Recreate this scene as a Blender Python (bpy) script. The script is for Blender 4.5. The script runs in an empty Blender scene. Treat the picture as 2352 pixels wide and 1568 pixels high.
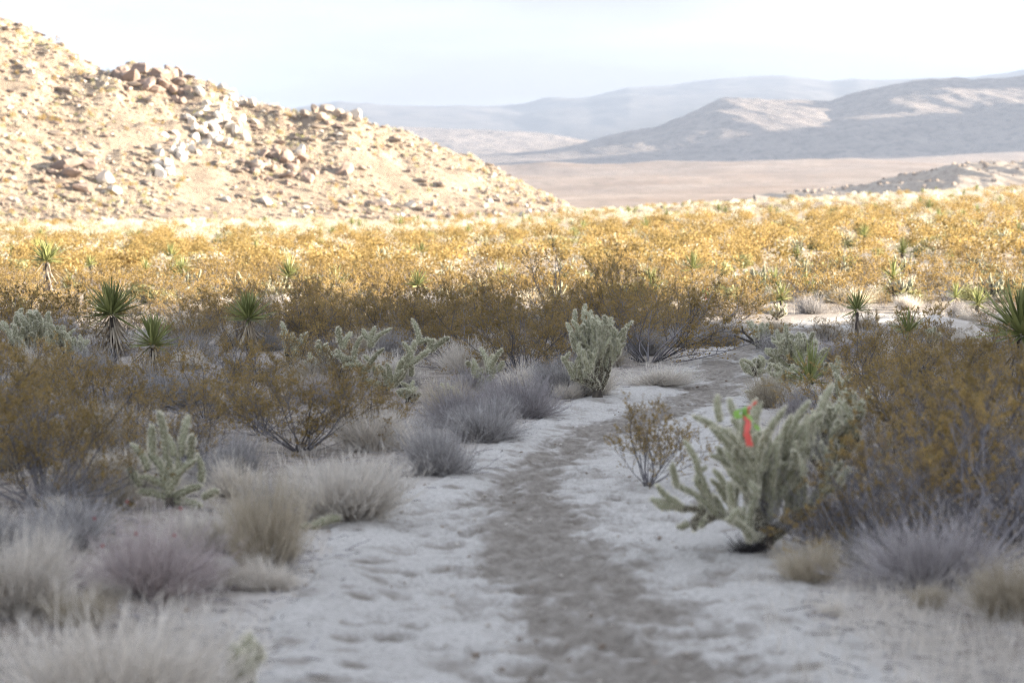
import bpy, bmesh, math, random
import numpy as np
from mathutils import Vector, Matrix, Quaternion
rad = math.radians
S = bpy.context.scene
COL = S.collection

# ------------------------------------------------------------------ camera
FPX = 5553.0                    # focal length in units of a 2352 px wide picture
PITCH = math.atan((784 - 514) / FPX)
CAMZ = 1.6
cam = bpy.data.cameras.new("camera")
cam.lens = 85.0
cam.sensor_width = 36.0
cam.clip_end = 40000
cam.clip_start = 0.1
cam.dof.use_dof = True
cam.dof.focus_distance = 27.0
cam.dof.aperture_fstop = 2.6
cam.dof.aperture_blades = 9
camo = bpy.data.objects.new("camera", cam)
COL.objects.link(camo)
camo.location = (0, 0, CAMZ)
camo.rotation_euler = (math.pi / 2 - PITCH, 0, 0)
S.camera = camo

# ------------------------------------------------------------------ light
SUN_EL, SUN_AZ = 11.5, 4.0      # azimuth: 0 = from +x (the right), positive = from ahead
sun = bpy.data.lights.new("sun", "SUN")
sun.energy = 5.0
sun.angle = rad(0.5)
sun.color = (1.0, 0.88, 0.73)
suno = bpy.data.objects.new("sun", sun)
COL.objects.link(suno)
Ldir = Vector((math.cos(rad(SUN_EL)) * math.cos(rad(SUN_AZ)), math.cos(rad(SUN_EL)) * math.sin(rad(SUN_AZ)), math.sin(rad(SUN_EL))))
suno.rotation_euler = Ldir.to_track_quat('Z', 'Y').to_euler()
suno.location = (60, 0, 60)

W = bpy.data.worlds.new("World")
S.world = W
W.use_nodes = True
nt = W.node_tree
nt.nodes.clear()
out = nt.nodes.new("ShaderNodeOutputWorld")
bg = nt.nodes.new("ShaderNodeBackground")
bg.inputs[1].default_value = 0.100
sky = nt.nodes.new("ShaderNodeTexSky")
sky.sky_type = 'NISHITA'
sky.sun_disc = False
sky.sun_elevation = rad(SUN_EL)
sky.sun_rotation = rad(90 - SUN_AZ)
sky.air_density = 1.0
sky.dust_density = 1.5
# thin bright cloud deck over the clear sky, with faint blue-grey cloud streaks
tc = nt.nodes.new("ShaderNodeTexCoord")
mp = nt.nodes.new("ShaderNodeMapping")
mp.inputs['Scale'].default_value = (-2.2, 2.2, 13.0)
mp.inputs['Location'].default_value = (11.0, 4.0, 2.3)
nz = nt.nodes.new("ShaderNodeTexNoise")
nz.inputs['Scale'].default_value = 1.6
nz.inputs['Detail'].default_value = 5
nz.inputs['Roughness'].default_value = 0.45
cr = nt.nodes.new("ShaderNodeValToRGB")
cr.color_ramp.elements[0].position = 0.40
cr.color_ramp.elements[0].color = (0.72, 0.68, 0.68, 1)      # grey-blue underside
cr.color_ramp.elements[1].position = 0.66
cr.color_ramp.elements[1].color = (1.66, 1.95, 2.50, 1)      # bright veil
mx = nt.nodes.new("ShaderNodeMix")
mx.data_type = 'RGBA'
mx.inputs[0].default_value = 0.96
L = nt.links.new
L(tc.outputs['Generated'], mp.inputs['Vector'])
L(mp.outputs[0], nz.inputs['Vector'])
L(nz.outputs[0], cr.inputs[0])
L(sky.outputs[0], mx.inputs[6])
L(cr.outputs[0], mx.inputs[7])
L(mx.outputs[2], bg.inputs[0])
L(bg.outputs[0], out.inputs[0])

S.view_settings.view_transform = 'Standard'
S.view_settings.look = 'None'
S.view_settings.gamma = 1.0
S.view_settings.use_curve_mapping = False
S.view_settings.exposure = 3.3
S.render.engine = 'CYCLES'
S.cycles.use_denoising = True
S.cycles.denoising_prefilter = 'NONE'
S.cycles.filter_width = 1.1
S.cycles.max_bounces = 4
S.cycles.diffuse_bounces = 3
S.cycles.glossy_bounces = 1
S.cycles.transmission_bounces = 3
S.cycles.volume_bounces = 0
S.cycles.transparent_max_bounces = 4
S.cycles.sample_clamp_indirect = 4.0

# ------------------------------------------------------------------ helpers: noise, meshes, materials
rng = np.random.default_rng(7)
random.seed(7)


def hash2(ix, iy, seed):
    h = (ix.astype(np.int64) * 374761393 + iy.astype(np.int64) * 668265263 + seed * 1442695041) & 0xFFFFFFFF
    h = ((h ^ (h >> 13)) * 1274126177) & 0xFFFFFFFF
    return ((h ^ (h >> 16)) & 0xFFFF) / 65535.0


def vnoise(x, y, seed=0):
    x = np.asarray(x, float); y = np.asarray(y, float)
    ix = np.floor(x); iy = np.floor(y)
    fx = x - ix; fy = y - iy
    fx = fx * fx * fx * (fx * (fx * 6 - 15) + 10); fy = fy * fy * fy * (fy * (fy * 6 - 15) + 10)
    a = hash2(ix, iy, seed); b = hash2(ix + 1, iy, seed); c = hash2(ix, iy + 1, seed); d = hash2(ix + 1, iy + 1, seed)
    return (a + (b - a) * fx) * (1 - fy) + (c + (d - c) * fx) * fy


def fbm(x, y, octv=4, seed=0, rough=0.5):
    s = 0; a = 1; t = 0
    for k in range(octv):
        s = s + a * (vnoise(x * 2 ** k + 17.3 * k, y * 2 ** k - 9.1 * k, seed + k) - 0.5)
        t += a; a *= rough
    return s / t * 2


def ridged(x, y, octv=4, seed=0):
    s = 0; a = 1; t = 0
    for k in range(octv):
        n = 1 - np.abs(2 * vnoise(x * 2 ** k + 7.7 * k, y * 2 ** k + 3.1 * k, seed + k) - 1)
        s = s + a * n; t += a; a *= 0.5
    return s / t


def sstep(a, b, x):
    t = np.clip((np.asarray(x, float) - a) / (b - a), 0, 1)
    return t * t * (3 - 2 * t)


def mesh_from(name, chunks, mats, smooth=True):
    """chunks: (V (n,3), F (m,k), material index, tone (n,) or float)"""
    Vs, loops, starts, mi, tones = [], [], [], [], []
    nv = nl = 0
    for V, F, m, tone in chunks:
        if len(V) == 0 or len(F) == 0:
            continue
        k = F.shape[1]
        Vs.append(V)
        loops.append((F + nv).ravel())
        starts.append(nl + np.arange(len(F)) * k)
        mi.append(np.full(len(F), m, np.int32))
        tones.append(np.broadcast_to(np.asarray(tone, float), (len(V),)))
        nv += len(V); nl += F.size
    V = np.concatenate(Vs); lo = np.concatenate(loops).astype(np.int32)
    st = np.concatenate(starts).astype(np.int32); mi = np.concatenate(mi); tn = np.concatenate(tones)
    me = bpy.data.meshes.new(name)
    me.vertices.add(nv)
    me.vertices.foreach_set('co', V.astype(np.float32).ravel())
    me.loops.add(nl)
    me.loops.foreach_set('vertex_index', lo)
    me.polygons.add(len(st))
    me.polygons.foreach_set('loop_start', st)
    me.polygons.foreach_set('material_index', mi)
    me.polygons.foreach_set('use_smooth', np.full(len(st), smooth, bool))
    at = me.attributes.new('tone', 'FLOAT', 'POINT')
    at.data.foreach_set('value', tn.astype(np.float32))
    for m in mats:
        me.materials.append(m)
    me.update(calc_edges=True)
    return me


def ob(name, me, parent=None, loc=None, label=None, cat=None, group=None, kind=None):
    o = bpy.data.objects.new(name, me)
    COL.objects.link(o)
    if parent is not None:
        o.parent = parent
    if loc is not None:
        o.location = loc
    tag(o, label, cat, group, kind)
    return o


def tag(o, label=None, cat=None, group=None, kind=None):
    if label: o['label'] = label
    if cat: o['category'] = cat
    if group: o['group'] = group
    if kind: o['kind'] = kind
    return o


def copy_tree(o, parent=None):
    c = o.copy()
    COL.objects.link(c)
    if parent is not None:
        c.parent = parent
    for ch in KIDS.get(o.name, ()):
        cc = copy_tree(ch, c)
        KIDS.setdefault(c.name, []).append(cc)
    return c


KIDS = {}


def kid(o, parent):
    KIDS.setdefault(parent.name, []).append(o)
    return o


def tubes(P, R, sides=3):
    """P (N,K,3) polylines, R (N,K) radii -> verts, quads"""
    N, K, _ = P.shape
    T = np.gradient(P, axis=1)
    T /= np.linalg.norm(T, axis=2, keepdims=True) + 1e-9
    ref = np.where(np.abs(T[..., 2:3]) > 0.9, np.array([1.0, 0, 0]), np.array([0, 0, 1.0]))
    n1 = np.cross(T, ref); n1 /= np.linalg.norm(n1, axis=2, keepdims=True) + 1e-9
    n2 = np.cross(T, n1)
    an = np.arange(sides) / sides * 2 * np.pi
    V = P[:, :, None, :] + R[:, :, None, None] * (np.cos(an)[None, None, :, None] * n1[:, :, None, :] + np.sin(an)[None, None, :, None] * n2[:, :, None, :])
    idx = np.arange(N * K * sides).reshape(N, K, sides)
    a = idx[:, :-1, :]; b = np.roll(idx, -1, axis=2)[:, :-1, :]; c = np.roll(idx, -1, axis=2)[:, 1:, :]; d = idx[:, 1:, :]
    F = np.stack([a, b, c, d], -1).reshape(-1, 4)
    return V.reshape(-1, 3), F


def rdirs(n, r):
    v = r.normal(size=(n, 3))
    return v / np.linalg.norm(v, axis=1, keepdims=True)


def leaf_quads(C, size, r, aspect=0.5, axis=None):
    """rhombic leaves at centres C"""
    n = len(C)
    a = rdirs(n, r) if axis is None else axis
    b = np.cross(a, rdirs(n, r)); b /= np.linalg.norm(b, axis=1, keepdims=True) + 1e-9
    s = (np.asarray(size) * np.ones(n))[:, None]
    V = np.stack([C - a * s, C + b * s * aspect, C + a * s, C - b * s * aspect], 1).reshape(-1, 3)
    F = np.arange(4 * n).reshape(n, 4)
    return V, F


def merge_copies(V, F, pos, rotz, scale, squash=None):
    """many transformed copies of one small mesh as one big mesh"""
    n = len(pos)
    c, s = np.cos(rotz), np.sin(rotz)
    sc = np.asarray(scale)
    if sc.ndim == 1:
        sc = np.repeat(sc[:, None], 3, 1)
    X = V[None] * sc[:, None, :]
    Y = np.empty_like(X)
    Y[..., 0] = X[..., 0] * c[:, None] - X[..., 1] * s[:, None]
    Y[..., 1] = X[..., 0] * s[:, None] + X[..., 1] * c[:, None]
    Y[..., 2] = X[..., 2]
    Y += pos[:, None, :]
    G_ = F[None] + (np.arange(n) * len(V))[:, None, None]
    return Y.reshape(-1, 3), G_.reshape(-1, F.shape[1])


def node_mat(name):
    m = bpy.data.materials.new(name)
    m.use_nodes = True
    t = m.node_tree
    b = t.nodes['Principled BSDF']
    return m, t, b


def mixrgb(t, fac, a, b, blend='MIX'):
    n = t.nodes.new("ShaderNodeMix")
    n.data_type = 'RGBA'
    n.blend_type = blend
    for i, v in ((0, fac), (6, a), (7, b)):
        if hasattr(v, 'links'):
            t.links.new(v, n.inputs[i])
        elif i == 0:
            n.inputs[0].default_value = v
        else:
            n.inputs[i].default_value = (*v, 1)
    return n.outputs[2]


def noise(t, scale, detail=4, rough=0.6, coord='Object', stretch=None):
    tcn = t.nodes.new("ShaderNodeTexCoord")
    n = t.nodes.new("ShaderNodeTexNoise")
    n.inputs['Scale'].default_value = scale
    n.inputs['Detail'].default_value = detail
    n.inputs['Roughness'].default_value = rough
    src = tcn.outputs[coord]
    if stretch:
        mpp = t.nodes.new("ShaderNodeMapping")
        mpp.inputs['Scale'].default_value = stretch
        t.links.new(src, mpp.inputs[0]); src = mpp.outputs[0]
    t.links.new(src, n.inputs['Vector'])
    return n.outputs[0]


def ramp(t, src, stops):
    r = t.nodes.new("ShaderNodeValToRGB")
    els = r.color_ramp.elements
    while len(els) < len(stops):
        els.new(0.5)
    for e, (p, c) in zip(els, stops):
        e.position = p
        e.color = (c, c, c, 1) if not hasattr(c, '__len__') else (*c, 1)
    t.links.new(src, r.inputs[0])
    return r.outputs[0]


def attr(t, name):
    n = t.nodes.new("ShaderNodeAttribute")
    n.attribute_name = name
    return n.outputs['Fac']


def plant_mat(name, c1, c2, vary=0.25, trans=0.0, rough=0.8, tone=True, noisy=None):
    """two-tone surface: per-leaf tone attribute, per-plant variation, optional leaf translucency"""
    m, t, b = node_mat(name)
    fac = attr(t, 'tone') if tone else noise(t, noisy or 8.0)
    col = mixrgb(t, fac, c1, c2)
    if noisy and tone:
        col = mixrgb(t, ramp(t, noise(t, noisy), [(0.35, 0.0), (0.7, 0.5)]), col, tuple(v * 0.6 for v in c1))
    oi = t.nodes.new("ShaderNodeObjectInfo")
    hs = t.nodes.new("ShaderNodeHueSaturation")
    mr = t.nodes.new("ShaderNodeMapRange")
    mr.inputs[3].default_value = 1 - vary; mr.inputs[4].default_value = 1 + vary
    t.links.new(oi.outputs['Random'], mr.inputs[0])
    t.links.new(mr.outputs[0], hs.inputs['Value'])
    t.links.new(col, hs.inputs['Color'])
    t.links.new(hs.outputs[0], b.inputs['Base Color'])
    b.inputs['Roughness'].default_value = rough
    b.inputs['Specular IOR Level'].default_value = 0.25
    if trans > 0:
        tr = t.nodes.new("ShaderNodeBsdfTranslucent")
        t.links.new(hs.outputs[0], tr.inputs[0])
        ms = t.nodes.new("ShaderNodeMixShader")
        ms.inputs[0].default_value = trans
        o_ = t.nodes['Material Output']
        t.links.new(b.outputs[0], ms.inputs[1]); t.links.new(tr.outputs[0], ms.inputs[2])
        t.links.new(ms.outputs[0], o_.inputs[0])
    return m


# ------------------------------------------------------------------ materials
M = {}
M['creo_leaf'] = plant_mat('creosote_leaf', (0.204, 0.151, 0.050), (0.485, 0.340, 0.132), 0.2, 0.5, 0.6)
M['creo_stem'] = plant_mat('creosote_stem', (0.045, 0.042, 0.046), (0.28, 0.265, 0.275), 0.15)
M['yucca_leaf'] = plant_mat('yucca_leaf', (0.13, 0.15, 0.05), (0.31, 0.32, 0.125), 0.2, 0.15, 0.45)
M['yucca_dead'] = plant_mat('yucca_dead_leaf', (0.25, 0.20, 0.14), (0.46, 0.40, 0.31), 0.15)
M['yucca_trunk'] = plant_mat('yucca_trunk', (0.05, 0.042, 0.036), (0.17, 0.14, 0.115), 0.1, noisy=20)
M['cholla_core'] = plant_mat('cholla_skin', (0.20, 0.20, 0.125), (0.38, 0.37, 0.25), 0.15)
M['cholla_old'] = plant_mat('old_cholla_skin', (0.06, 0.052, 0.038), (0.17, 0.145, 0.10), 0.15)
M['cholla_spine'] = plant_mat('cholla_spine', (0.70, 0.66, 0.50), (0.90, 0.87, 0.74), 0.06, 0.3)
M['cholla_wood'] = plant_mat('cholla_wood', (0.055, 0.048, 0.042), (0.19, 0.16, 0.125), 0.1, noisy=30)
M['sh_pale'] = plant_mat('pale_dry_stalk', (0.48, 0.445, 0.40), (0.80, 0.735, 0.64), 0.1, 0.2)
M['sh_tan'] = plant_mat('tan_dry_stalk', (0.32, 0.275, 0.20), (0.56, 0.49, 0.38), 0.1, 0.2)
M['sh_grey'] = plant_mat('grey_twig', (0.19, 0.18, 0.18), (0.48, 0.455, 0.43), 0.12, 0.1)
M['sh_purple'] = plant_mat('purple_grey_twig', (0.25, 0.225, 0.225), (0.47, 0.44, 0.43), 0.12, 0.1)
M['sh_pink'] = plant_mat('pinkish_twig', (0.34, 0.285, 0.275), (0.60, 0.52, 0.49), 0.1, 0.1)
M['sh_cream'] = plant_mat('cream_scrub', (0.44, 0.385, 0.28), (0.68, 0.615, 0.48), 0.25, 0.2)
M['sh_green'] = plant_mat('green_yellow_scrub', (0.24, 0.235, 0.10), (0.46, 0.43, 0.22), 0.25, 0.2)
M['sh_dark'] = plant_mat('blackened_twig', (0.03, 0.028, 0.03), (0.08, 0.07, 0.07), 0.1)
M['red_flower'] = plant_mat('red_flower', (0.28, 0.02, 0.03), (0.36, 0.04, 0.05), 0.1)


def rock_mat(name, c1, c2, c3):
    m, t, b = node_mat(name)
    n1 = ramp(t, noise(t, 1.2, 6, 0.65), [(0.3, 0.0), (0.7, 1.0)])
    col = mixrgb(t, n1, c1, c2)
    n2 = ramp(t, noise(t, 5.0, 6, 0.7), [(0.55, 0.0), (0.72, 0.8)])
    col = mixrgb(t, n2, col, c3)
    oi = t.nodes.new("ShaderNodeObjectInfo")
    hs = t.nodes.new("ShaderNodeHueSaturation")
    mr = t.nodes.new("ShaderNodeMapRange")
    mr.inputs[3].default_value = 0.75; mr.inputs[4].default_value = 1.2
    t.links.new(oi.outputs['Random'], mr.inputs[0]); t.links.new(mr.outputs[0], hs.inputs['Value'])
    t.links.new(col, hs.inputs['Color'])
    t.links.new(hs.outputs[0], b.inputs['Base Color'])
    b.inputs['Roughness'].default_value = 0.9
    bp = t.nodes.new("ShaderNodeBump")
    bp.inputs['Strength'].default_value = 0.5; bp.inputs['Distance'].default_value = 0.08
    t.links.new(noise(t, 3.0, 8, 0.7), bp.inputs['Height'])
    t.links.new(bp.outputs[0], b.inputs['Normal'])
    return m


M['rock_pale'] = rock_mat('pale_granite', (0.48, 0.43, 0.37), (0.60, 0.55, 0.48), (0.36, 0.30, 0.245))
M['rock_tan'] = rock_mat('tan_granite', (0.26, 0.20, 0.15), (0.35, 0.28, 0.215), (0.19, 0.145, 0.11))
M['rock_brown'] = rock_mat('brown_varnished_rock', (0.20, 0.145, 0.115), (0.28, 0.21, 0.165), (0.13, 0.095, 0.075))


def ground_mat():
    m, t, b = node_mat('desert_soil')
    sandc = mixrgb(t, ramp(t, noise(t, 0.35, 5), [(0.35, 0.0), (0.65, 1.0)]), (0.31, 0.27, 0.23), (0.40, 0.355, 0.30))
    lit = ramp(t, noise(t, 2.6, 9, 0.8), [(0.44, 0.0), (0.58, 0.95)])
    col = mixrgb(t, lit, sandc, (0.165, 0.135, 0.11))
    gr = ramp(t, noise(t, 45.0, 4, 0.7), [(0.35, 0.0), (0.7, 0.55)])
    col = mixrgb(t, gr, col, (0.26, 0.225, 0.19))
    # out on the plain the soil is a warm tan with a scatter of low scrub
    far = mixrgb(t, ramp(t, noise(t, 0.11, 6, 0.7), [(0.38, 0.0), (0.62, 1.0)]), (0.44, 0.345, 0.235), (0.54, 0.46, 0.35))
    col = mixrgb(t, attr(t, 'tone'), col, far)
    ng = t.nodes.new("ShaderNodeMath"); ng.operation = 'MULTIPLY'; ng.use_clamp = True
    t.links.new(attr(t, 'tone'), ng.inputs[0]); ng.inputs[1].default_value = -1.0
    col = mixrgb(t, ng.outputs[0], col, mixrgb(t, ramp(t, noise(t, 3.0, 6, 0.7), [(0.4, 0.0), (0.65, 1.0)]), (0.50, 0.47, 0.43), (0.38, 0.345, 0.305)))
    vs = t.nodes.new("ShaderNodeMath"); vs.operation = 'SUBTRACT'; vs.use_clamp = True
    t.links.new(attr(t, 'tone'), vs.inputs[0]); vs.inputs[1].default_value = 1.0
    val = mixrgb(t, ramp(t, noise(t, 0.012, 6, 0.7), [(0.38, 0.0), (0.62, 1.0)]), (0.24, 0.18, 0.14), (0.34, 0.28, 0.235))
    val = mixrgb(t, ramp(t, noise(t, 0.10, 5, 0.8), [(0.48, 0.0), (0.6, 0.9)]), val, (0.17, 0.14, 0.11))
    col = mixrgb(t, vs.outputs[0], col, val)
    t.links.new(col, b.inputs['Base Color'])
    b.inputs['Roughness'].default_value = 0.95
    b.inputs['Specular IOR Level'].default_value = 0.1
    bp = t.nodes.new("ShaderNodeBump")
    bp.inputs['Strength'].default_value = 0.6; bp.inputs['Distance'].default_value = 0.03
    t.links.new(noise(t, 9.0, 8, 0.75), bp.inputs['Height'])
    t.links.new(bp.outputs[0], b.inputs['Normal'])
    return m


def trail_mat():
    m, t, b = node_mat('trail_sand')
    pale = mixrgb(t, ramp(t, noise(t, 1.1, 6, 0.65), [(0.3, 0.0), (0.7, 1.0)]), (0.46, 0.435, 0.40), (0.57, 0.545, 0.505))
    gr = ramp(t, noise(t, 38.0, 5, 0.8), [(0.45, 0.0), (0.62, 0.75)])
    pale = mixrgb(t, gr, pale, (0.27, 0.25, 0.22))
    gl = ramp(t, noise(t, 55.0, 4, 0.8), [(0.58, 0.0), (0.68, 0.8)])
    pale = mixrgb(t, gl, pale, (0.66, 0.63, 0.59))
    dark = mixrgb(t, ramp(t, noise(t, 11.0, 7, 0.75), [(0.35, 0.0), (0.68, 1.0)]), (0.15, 0.128, 0.104), (0.34, 0.31, 0.27))
    ch = attr(t, 'tone')
    mth = t.nodes.new("ShaderNodeMath"); mth.operation = 'ADD'
    sb = t.nodes.new("ShaderNodeMapRange")
    sb.inputs[1].default_value = 0.25; sb.inputs[2].default_value = 0.75; sb.inputs[3].default_value = -0.4; sb.inputs[4].default_value = 0.4
    t.links.new(noise(t, 12.0, 8, 0.8, stretch=(1, 0.55, 1)), sb.inputs[0])
    t.links.new(ch, mth.inputs[0]); t.links.new(sb.outputs[0], mth.inputs[1])
    col = mixrgb(t, ramp(t, mth.outputs[0], [(0.14, 0.0), (0.72, 1.0)]), pale, dark)  # dark tone covers churned soil and the shade painted into hollows
    t.links.new(col, b.inputs['Base Color'])
    b.inputs['Roughness'].default_value = 0.95
    b.inputs['Specular IOR Level'].default_value = 0.1
    bp = t.nodes.new("ShaderNodeBump")
    bp.inputs['Strength'].default_value = 0.7; bp.inputs['Distance'].default_value = 0.02
    t.links.new(noise(t, 22.0, 8, 0.75), bp.inputs['Height'])
    t.links.new(bp.outputs[0], b.inputs['Normal'])
    return m


def slope_mat(name, c1, c2, c3, s1, s2, bump=0.5, bdist=0.3, p=(0.5, 0.62)):
    m, t, b = node_mat(name)
    col = mixrgb(t, ramp(t, noise(t, s1, 6, 0.65), [(0.35, 0.0), (0.65, 1.0)]), c1, c2)
    col = mixrgb(t, ramp(t, noise(t, s2, 6, 0.7), [(p[0], 0.0), (p[1], 0.85)]), col, c3)
    t.links.new(col, b.inputs['Base Color'])
    b.inputs['Roughness'].default_value = 0.95
    b.inputs['Specular IOR Level'].default_value = 0.1
    bp = t.nodes.new("ShaderNodeBump")
    bp.inputs['Strength'].default_value = bump; bp.inputs['Distance'].default_value = bdist
    t.links.new(noise(t, s2 * 1.3, 8, 0.75), bp.inputs['Height'])
    t.links.new(bp.outputs[0], b.inputs['Normal'])
    return m


M['ground'] = ground_mat()
M['trail'] = trail_mat()
M['hill'] = slope_mat('rocky_hill_soil', (0.27, 0.215, 0.16), (0.35, 0.285, 0.215), (0.185, 0.14, 0.105), 0.12, 0.9, 1.0, 0.5)
M['slope'] = slope_mat('mountain_soil', (0.33, 0.27, 0.21), (0.42, 0.36, 0.29), (0.2, 0.16, 0.13), 0.05, 0.3)
M['dist_hill'] = slope_mat('distant_hill_soil', (0.21, 0.18, 0.16), (0.31, 0.265, 0.23), (0.13, 0.11, 0.10), 0.02, 0.05, 0.9, 6.0)
M['far_mtn'] = slope_mat('far_mountain_soil', (0.11, 0.10, 0.095), (0.17, 0.155, 0.14), (0.09, 0.085, 0.08), 0.004, 0.01, 0.3, 10.0)

# ------------------------------------------------------------------ terrain functions
def interp(pts, x):
    a = np.array(sorted(pts), float)
    return np.interp(x, a[:, 0], a[:, 1])


# trail: (row in the picture, pale left, pale right, churned left, churned right)
TR = [(2100, 420, 2700, 900, 2150), (1568, 610, 2080, 1140, 1720), (1450, 660, 1940, 1160, 1630), (1400, 690, 1900, 1165, 1580), (1300, 730, 1800, 1095, 1470),
      (1200, 810, 1720, 1085, 1365), (1130, 940, 1690, 1105, 1300), (1080, 1060, 1650, 1130, 1305), (1040, 1130, 1640, 1190, 1350),
      (1000, 1185, 1640, 1260, 1420), (960, 1270, 1670, 1370, 1530), (930, 1320, 1715, 1465, 1630), (900, 1400, 1735, 1540, 1710),
      (870, 1500, 1740, 1595, 1715), (840, 1570, 1740, 1600, 1705), (815, 1640, 1748, 1650, 1735), (790, 1690, 1790, 1705, 1775),
      (770, 1725, 1860, 1750, 1830), (750, 1800, 1990, 1830, 1950), (735, 1900, 2040, 1930, 2010), (722, 2020, 2140, 2045, 2110)]


def flat_y(yD):
    a = PITCH + math.atan((yD - 784) / FPX)
    return CAMZ / math.tan(a)


TY = np.array([flat_y(r[0]) for r in TR])
def _tx(k):
    dd = np.array([math.hypot(y, CAMZ) for y in TY])
    return np.array([(r[k] - 1176) / FPX for r in TR]) * dd
TL, TRR, BL, BR = _tx(1), _tx(2), _tx(3), _tx(4)


def trail_inside(x, y):
    """metres inside the pale sand strip (negative outside)"""
    l = np.interp(y, TY, TL); r = np.interp(y, TY, TRR)
    w = 0.22 * fbm(y * 0.9, y * 0 + 3.0, 3, 31)
    w2 = 0.22 * fbm(y * 0.9, y * 0 + 9.0, 3, 32)
    d = np.minimum(x - l - w, r + w2 - x)
    return np.where((y > TY[0]) & (y < TY[-1]), d, -1.0)


def base_h(x, y):
    x = np.asarray(x, float); y = np.asarray(y, float)
    yy = np.maximum(y, 1.0)
    u = np.clip(x / yy, -0.5, 0.5)
    C = 4.0 + np.clip((u - 0.04) / 0.172, -0.4, 2.0) * 3.6
    t = np.clip((y - 50) / 350, 0, 1)
    z = C * t ** 0.85
    val = 0.029 * (y - 900) + 7 + np.clip(u, 0, 0.4) * 0.03 * np.maximum(y - 900, 0)
    k = sstep(400, 640, y)
    z = np.where(y > 400, C + (y - 400) * 0.005, z) * (1 - k) + val * k
    near = np.exp(-np.maximum(y, 0) / 60)
    z = z + near * (0.05 * fbm(x * 0.35, y * 0.35, 3, 3) + 0.018 * fbm(x * 2.2, y * 2.2, 3, 5))
    z = z + (1 - near) * np.clip(y / 300, 0, 1) * 0.5 * fbm(x / 25, y / 25, 4, 11)
    z = z + sstep(700, 1500, y) * (6.0 * fbm(x / 260, y / 260, 5, 12) + sstep(1900, 2600, y) * 16 * np.clip(fbm(x / 300 + 4, y / 420, 4, 13), 0, 1))
    return z


SKY_L = [(-500, -170), (-250, -60), (0, 66), (60, 82), (100, 98), (150, 116), (200, 142), (250, 158), (300, 152), (400, 168), (440, 190), (480, 196), (520, 212), (600, 243),
         (650, 252), (690, 264), (740, 258), (800, 266), (850, 280), (900, 303), (1000, 334), (1060, 358), (1150, 398), (1250, 446), (1330, 487), (1400, 508), (1480, 530)]


def hill_h(x, y):
    x = np.asarray(x, float); y = np.asarray(y, float)
    yr = 330.0 + 8 * fbm(x / 30, x * 0, 3, 41)
    xD = 1176 + FPX * x / yr
    zr = (514 - interp(SKY_L, xD)) / FPX * yr + CAMZ
    yb = np.clip(242 + (x + 70) / 82 * 75, 205, 322)
    s = np.clip((y - yb) / (yr - yb), -0.3, 1.0)
    prof = np.where(s > 0, 0.55 * s + 0.45 * s * s * (3 - 2 * s), s * 0.6)
    p0 = base_h(x, y)
    back = np.clip((y - yr) / 110, 0, 1)
    z = p0 + (zr - p0) * prof * (1 - back ** 1.5)
    rgh = np.clip(s, 0, 1) * np.clip((zr - 2) / 12, 0.05, 1)
    z = z + rgh * (1.6 * fbm(x / 14, y / 14, 4, 51) + 1.5 * fbm(x / 3.0, y / 3.0, 3, 52) + 1.3 * (ridged(x / 16 + y / 40, y / 30, 3, 53) - 0.55)) - 0.25 * (s <= 0.02)
    return z


TT = np.concatenate([np.geomspace(4, 420, 2500), np.geomspace(421, 9000, 900)])


def ray(xD, yD):
    f = np.array([0, math.cos(PITCH), -math.sin(PITCH)]); up = np.array([0, math.sin(PITCH), math.cos(PITCH)])
    return f + np.array([1.0, 0, 0]) * (xD - 1176) / FPX - up * (yD - 784) / FPX


def onground(xD, yD, h=base_h):
    d = ray(xD, yD)
    X, Y, Z = d[0] * TT, d[1] * TT, CAMZ + d[2] * TT
    below = Z < h(X, Y)
    i = int(np.argmax(below)) if below.any() else len(TT) - 1
    x, y = X[i], Y[i]
    return np.array([x, y, float(h(x, y))])


def terrain(x, y):
    return float(base_h(x, y))


# ------------------------------------------------------------------ the setting
def grid_mesh(name, X, Y, Z, mat, tone=0.0, smooth=True):
    n, m = X.shape
    V = np.stack([X, Y, Z], -1).reshape(-1, 3)
    idx = np.arange(n * m).reshape(n, m)
    F = np.stack([idx[:-1, :-1], idx[:-1, 1:], idx[1:, 1:], idx[1:, :-1]], -1).reshape(-1, 4)
    tn = tone.reshape(-1) if hasattr(tone, 'reshape') else tone
    return mesh_from(name, [(V, F, 0, tn)], [mat], smooth)


yrow = np.concatenate([np.linspace(-30, 3.5, 12), np.geomspace(4, 430, 300), np.geomspace(440, 7000, 90)])
tcol = np.linspace(-1, 1, 321)
hw = np.where(yrow < 500, 14 + 0.5 * np.abs(yrow), 264 + 0.26 * (yrow - 500))
X = tcol[None, :] * hw[:, None]
Y = np.repeat(yrow[:, None], len(tcol), 1)
Z = base_h(X, Y)
ins = trail_inside(X, Y)
Z = Z - 0.075 * sstep(0.12, 0.4, ins)
ob('desert_ground', grid_mesh('desert_ground', X, Y, Z, M['ground'], sstep(42, 75, Y + 4 * fbm(X / 8, Y / 8, 3, 8)) + sstep(430, 640, Y) - np.where(Y < 42, np.exp(np.minimum(ins + 0.1, 0) / (0.35 + 0.2 * fbm(X * 1.2, Y * 1.2, 3, 19))), 0)), kind='structure')

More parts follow.
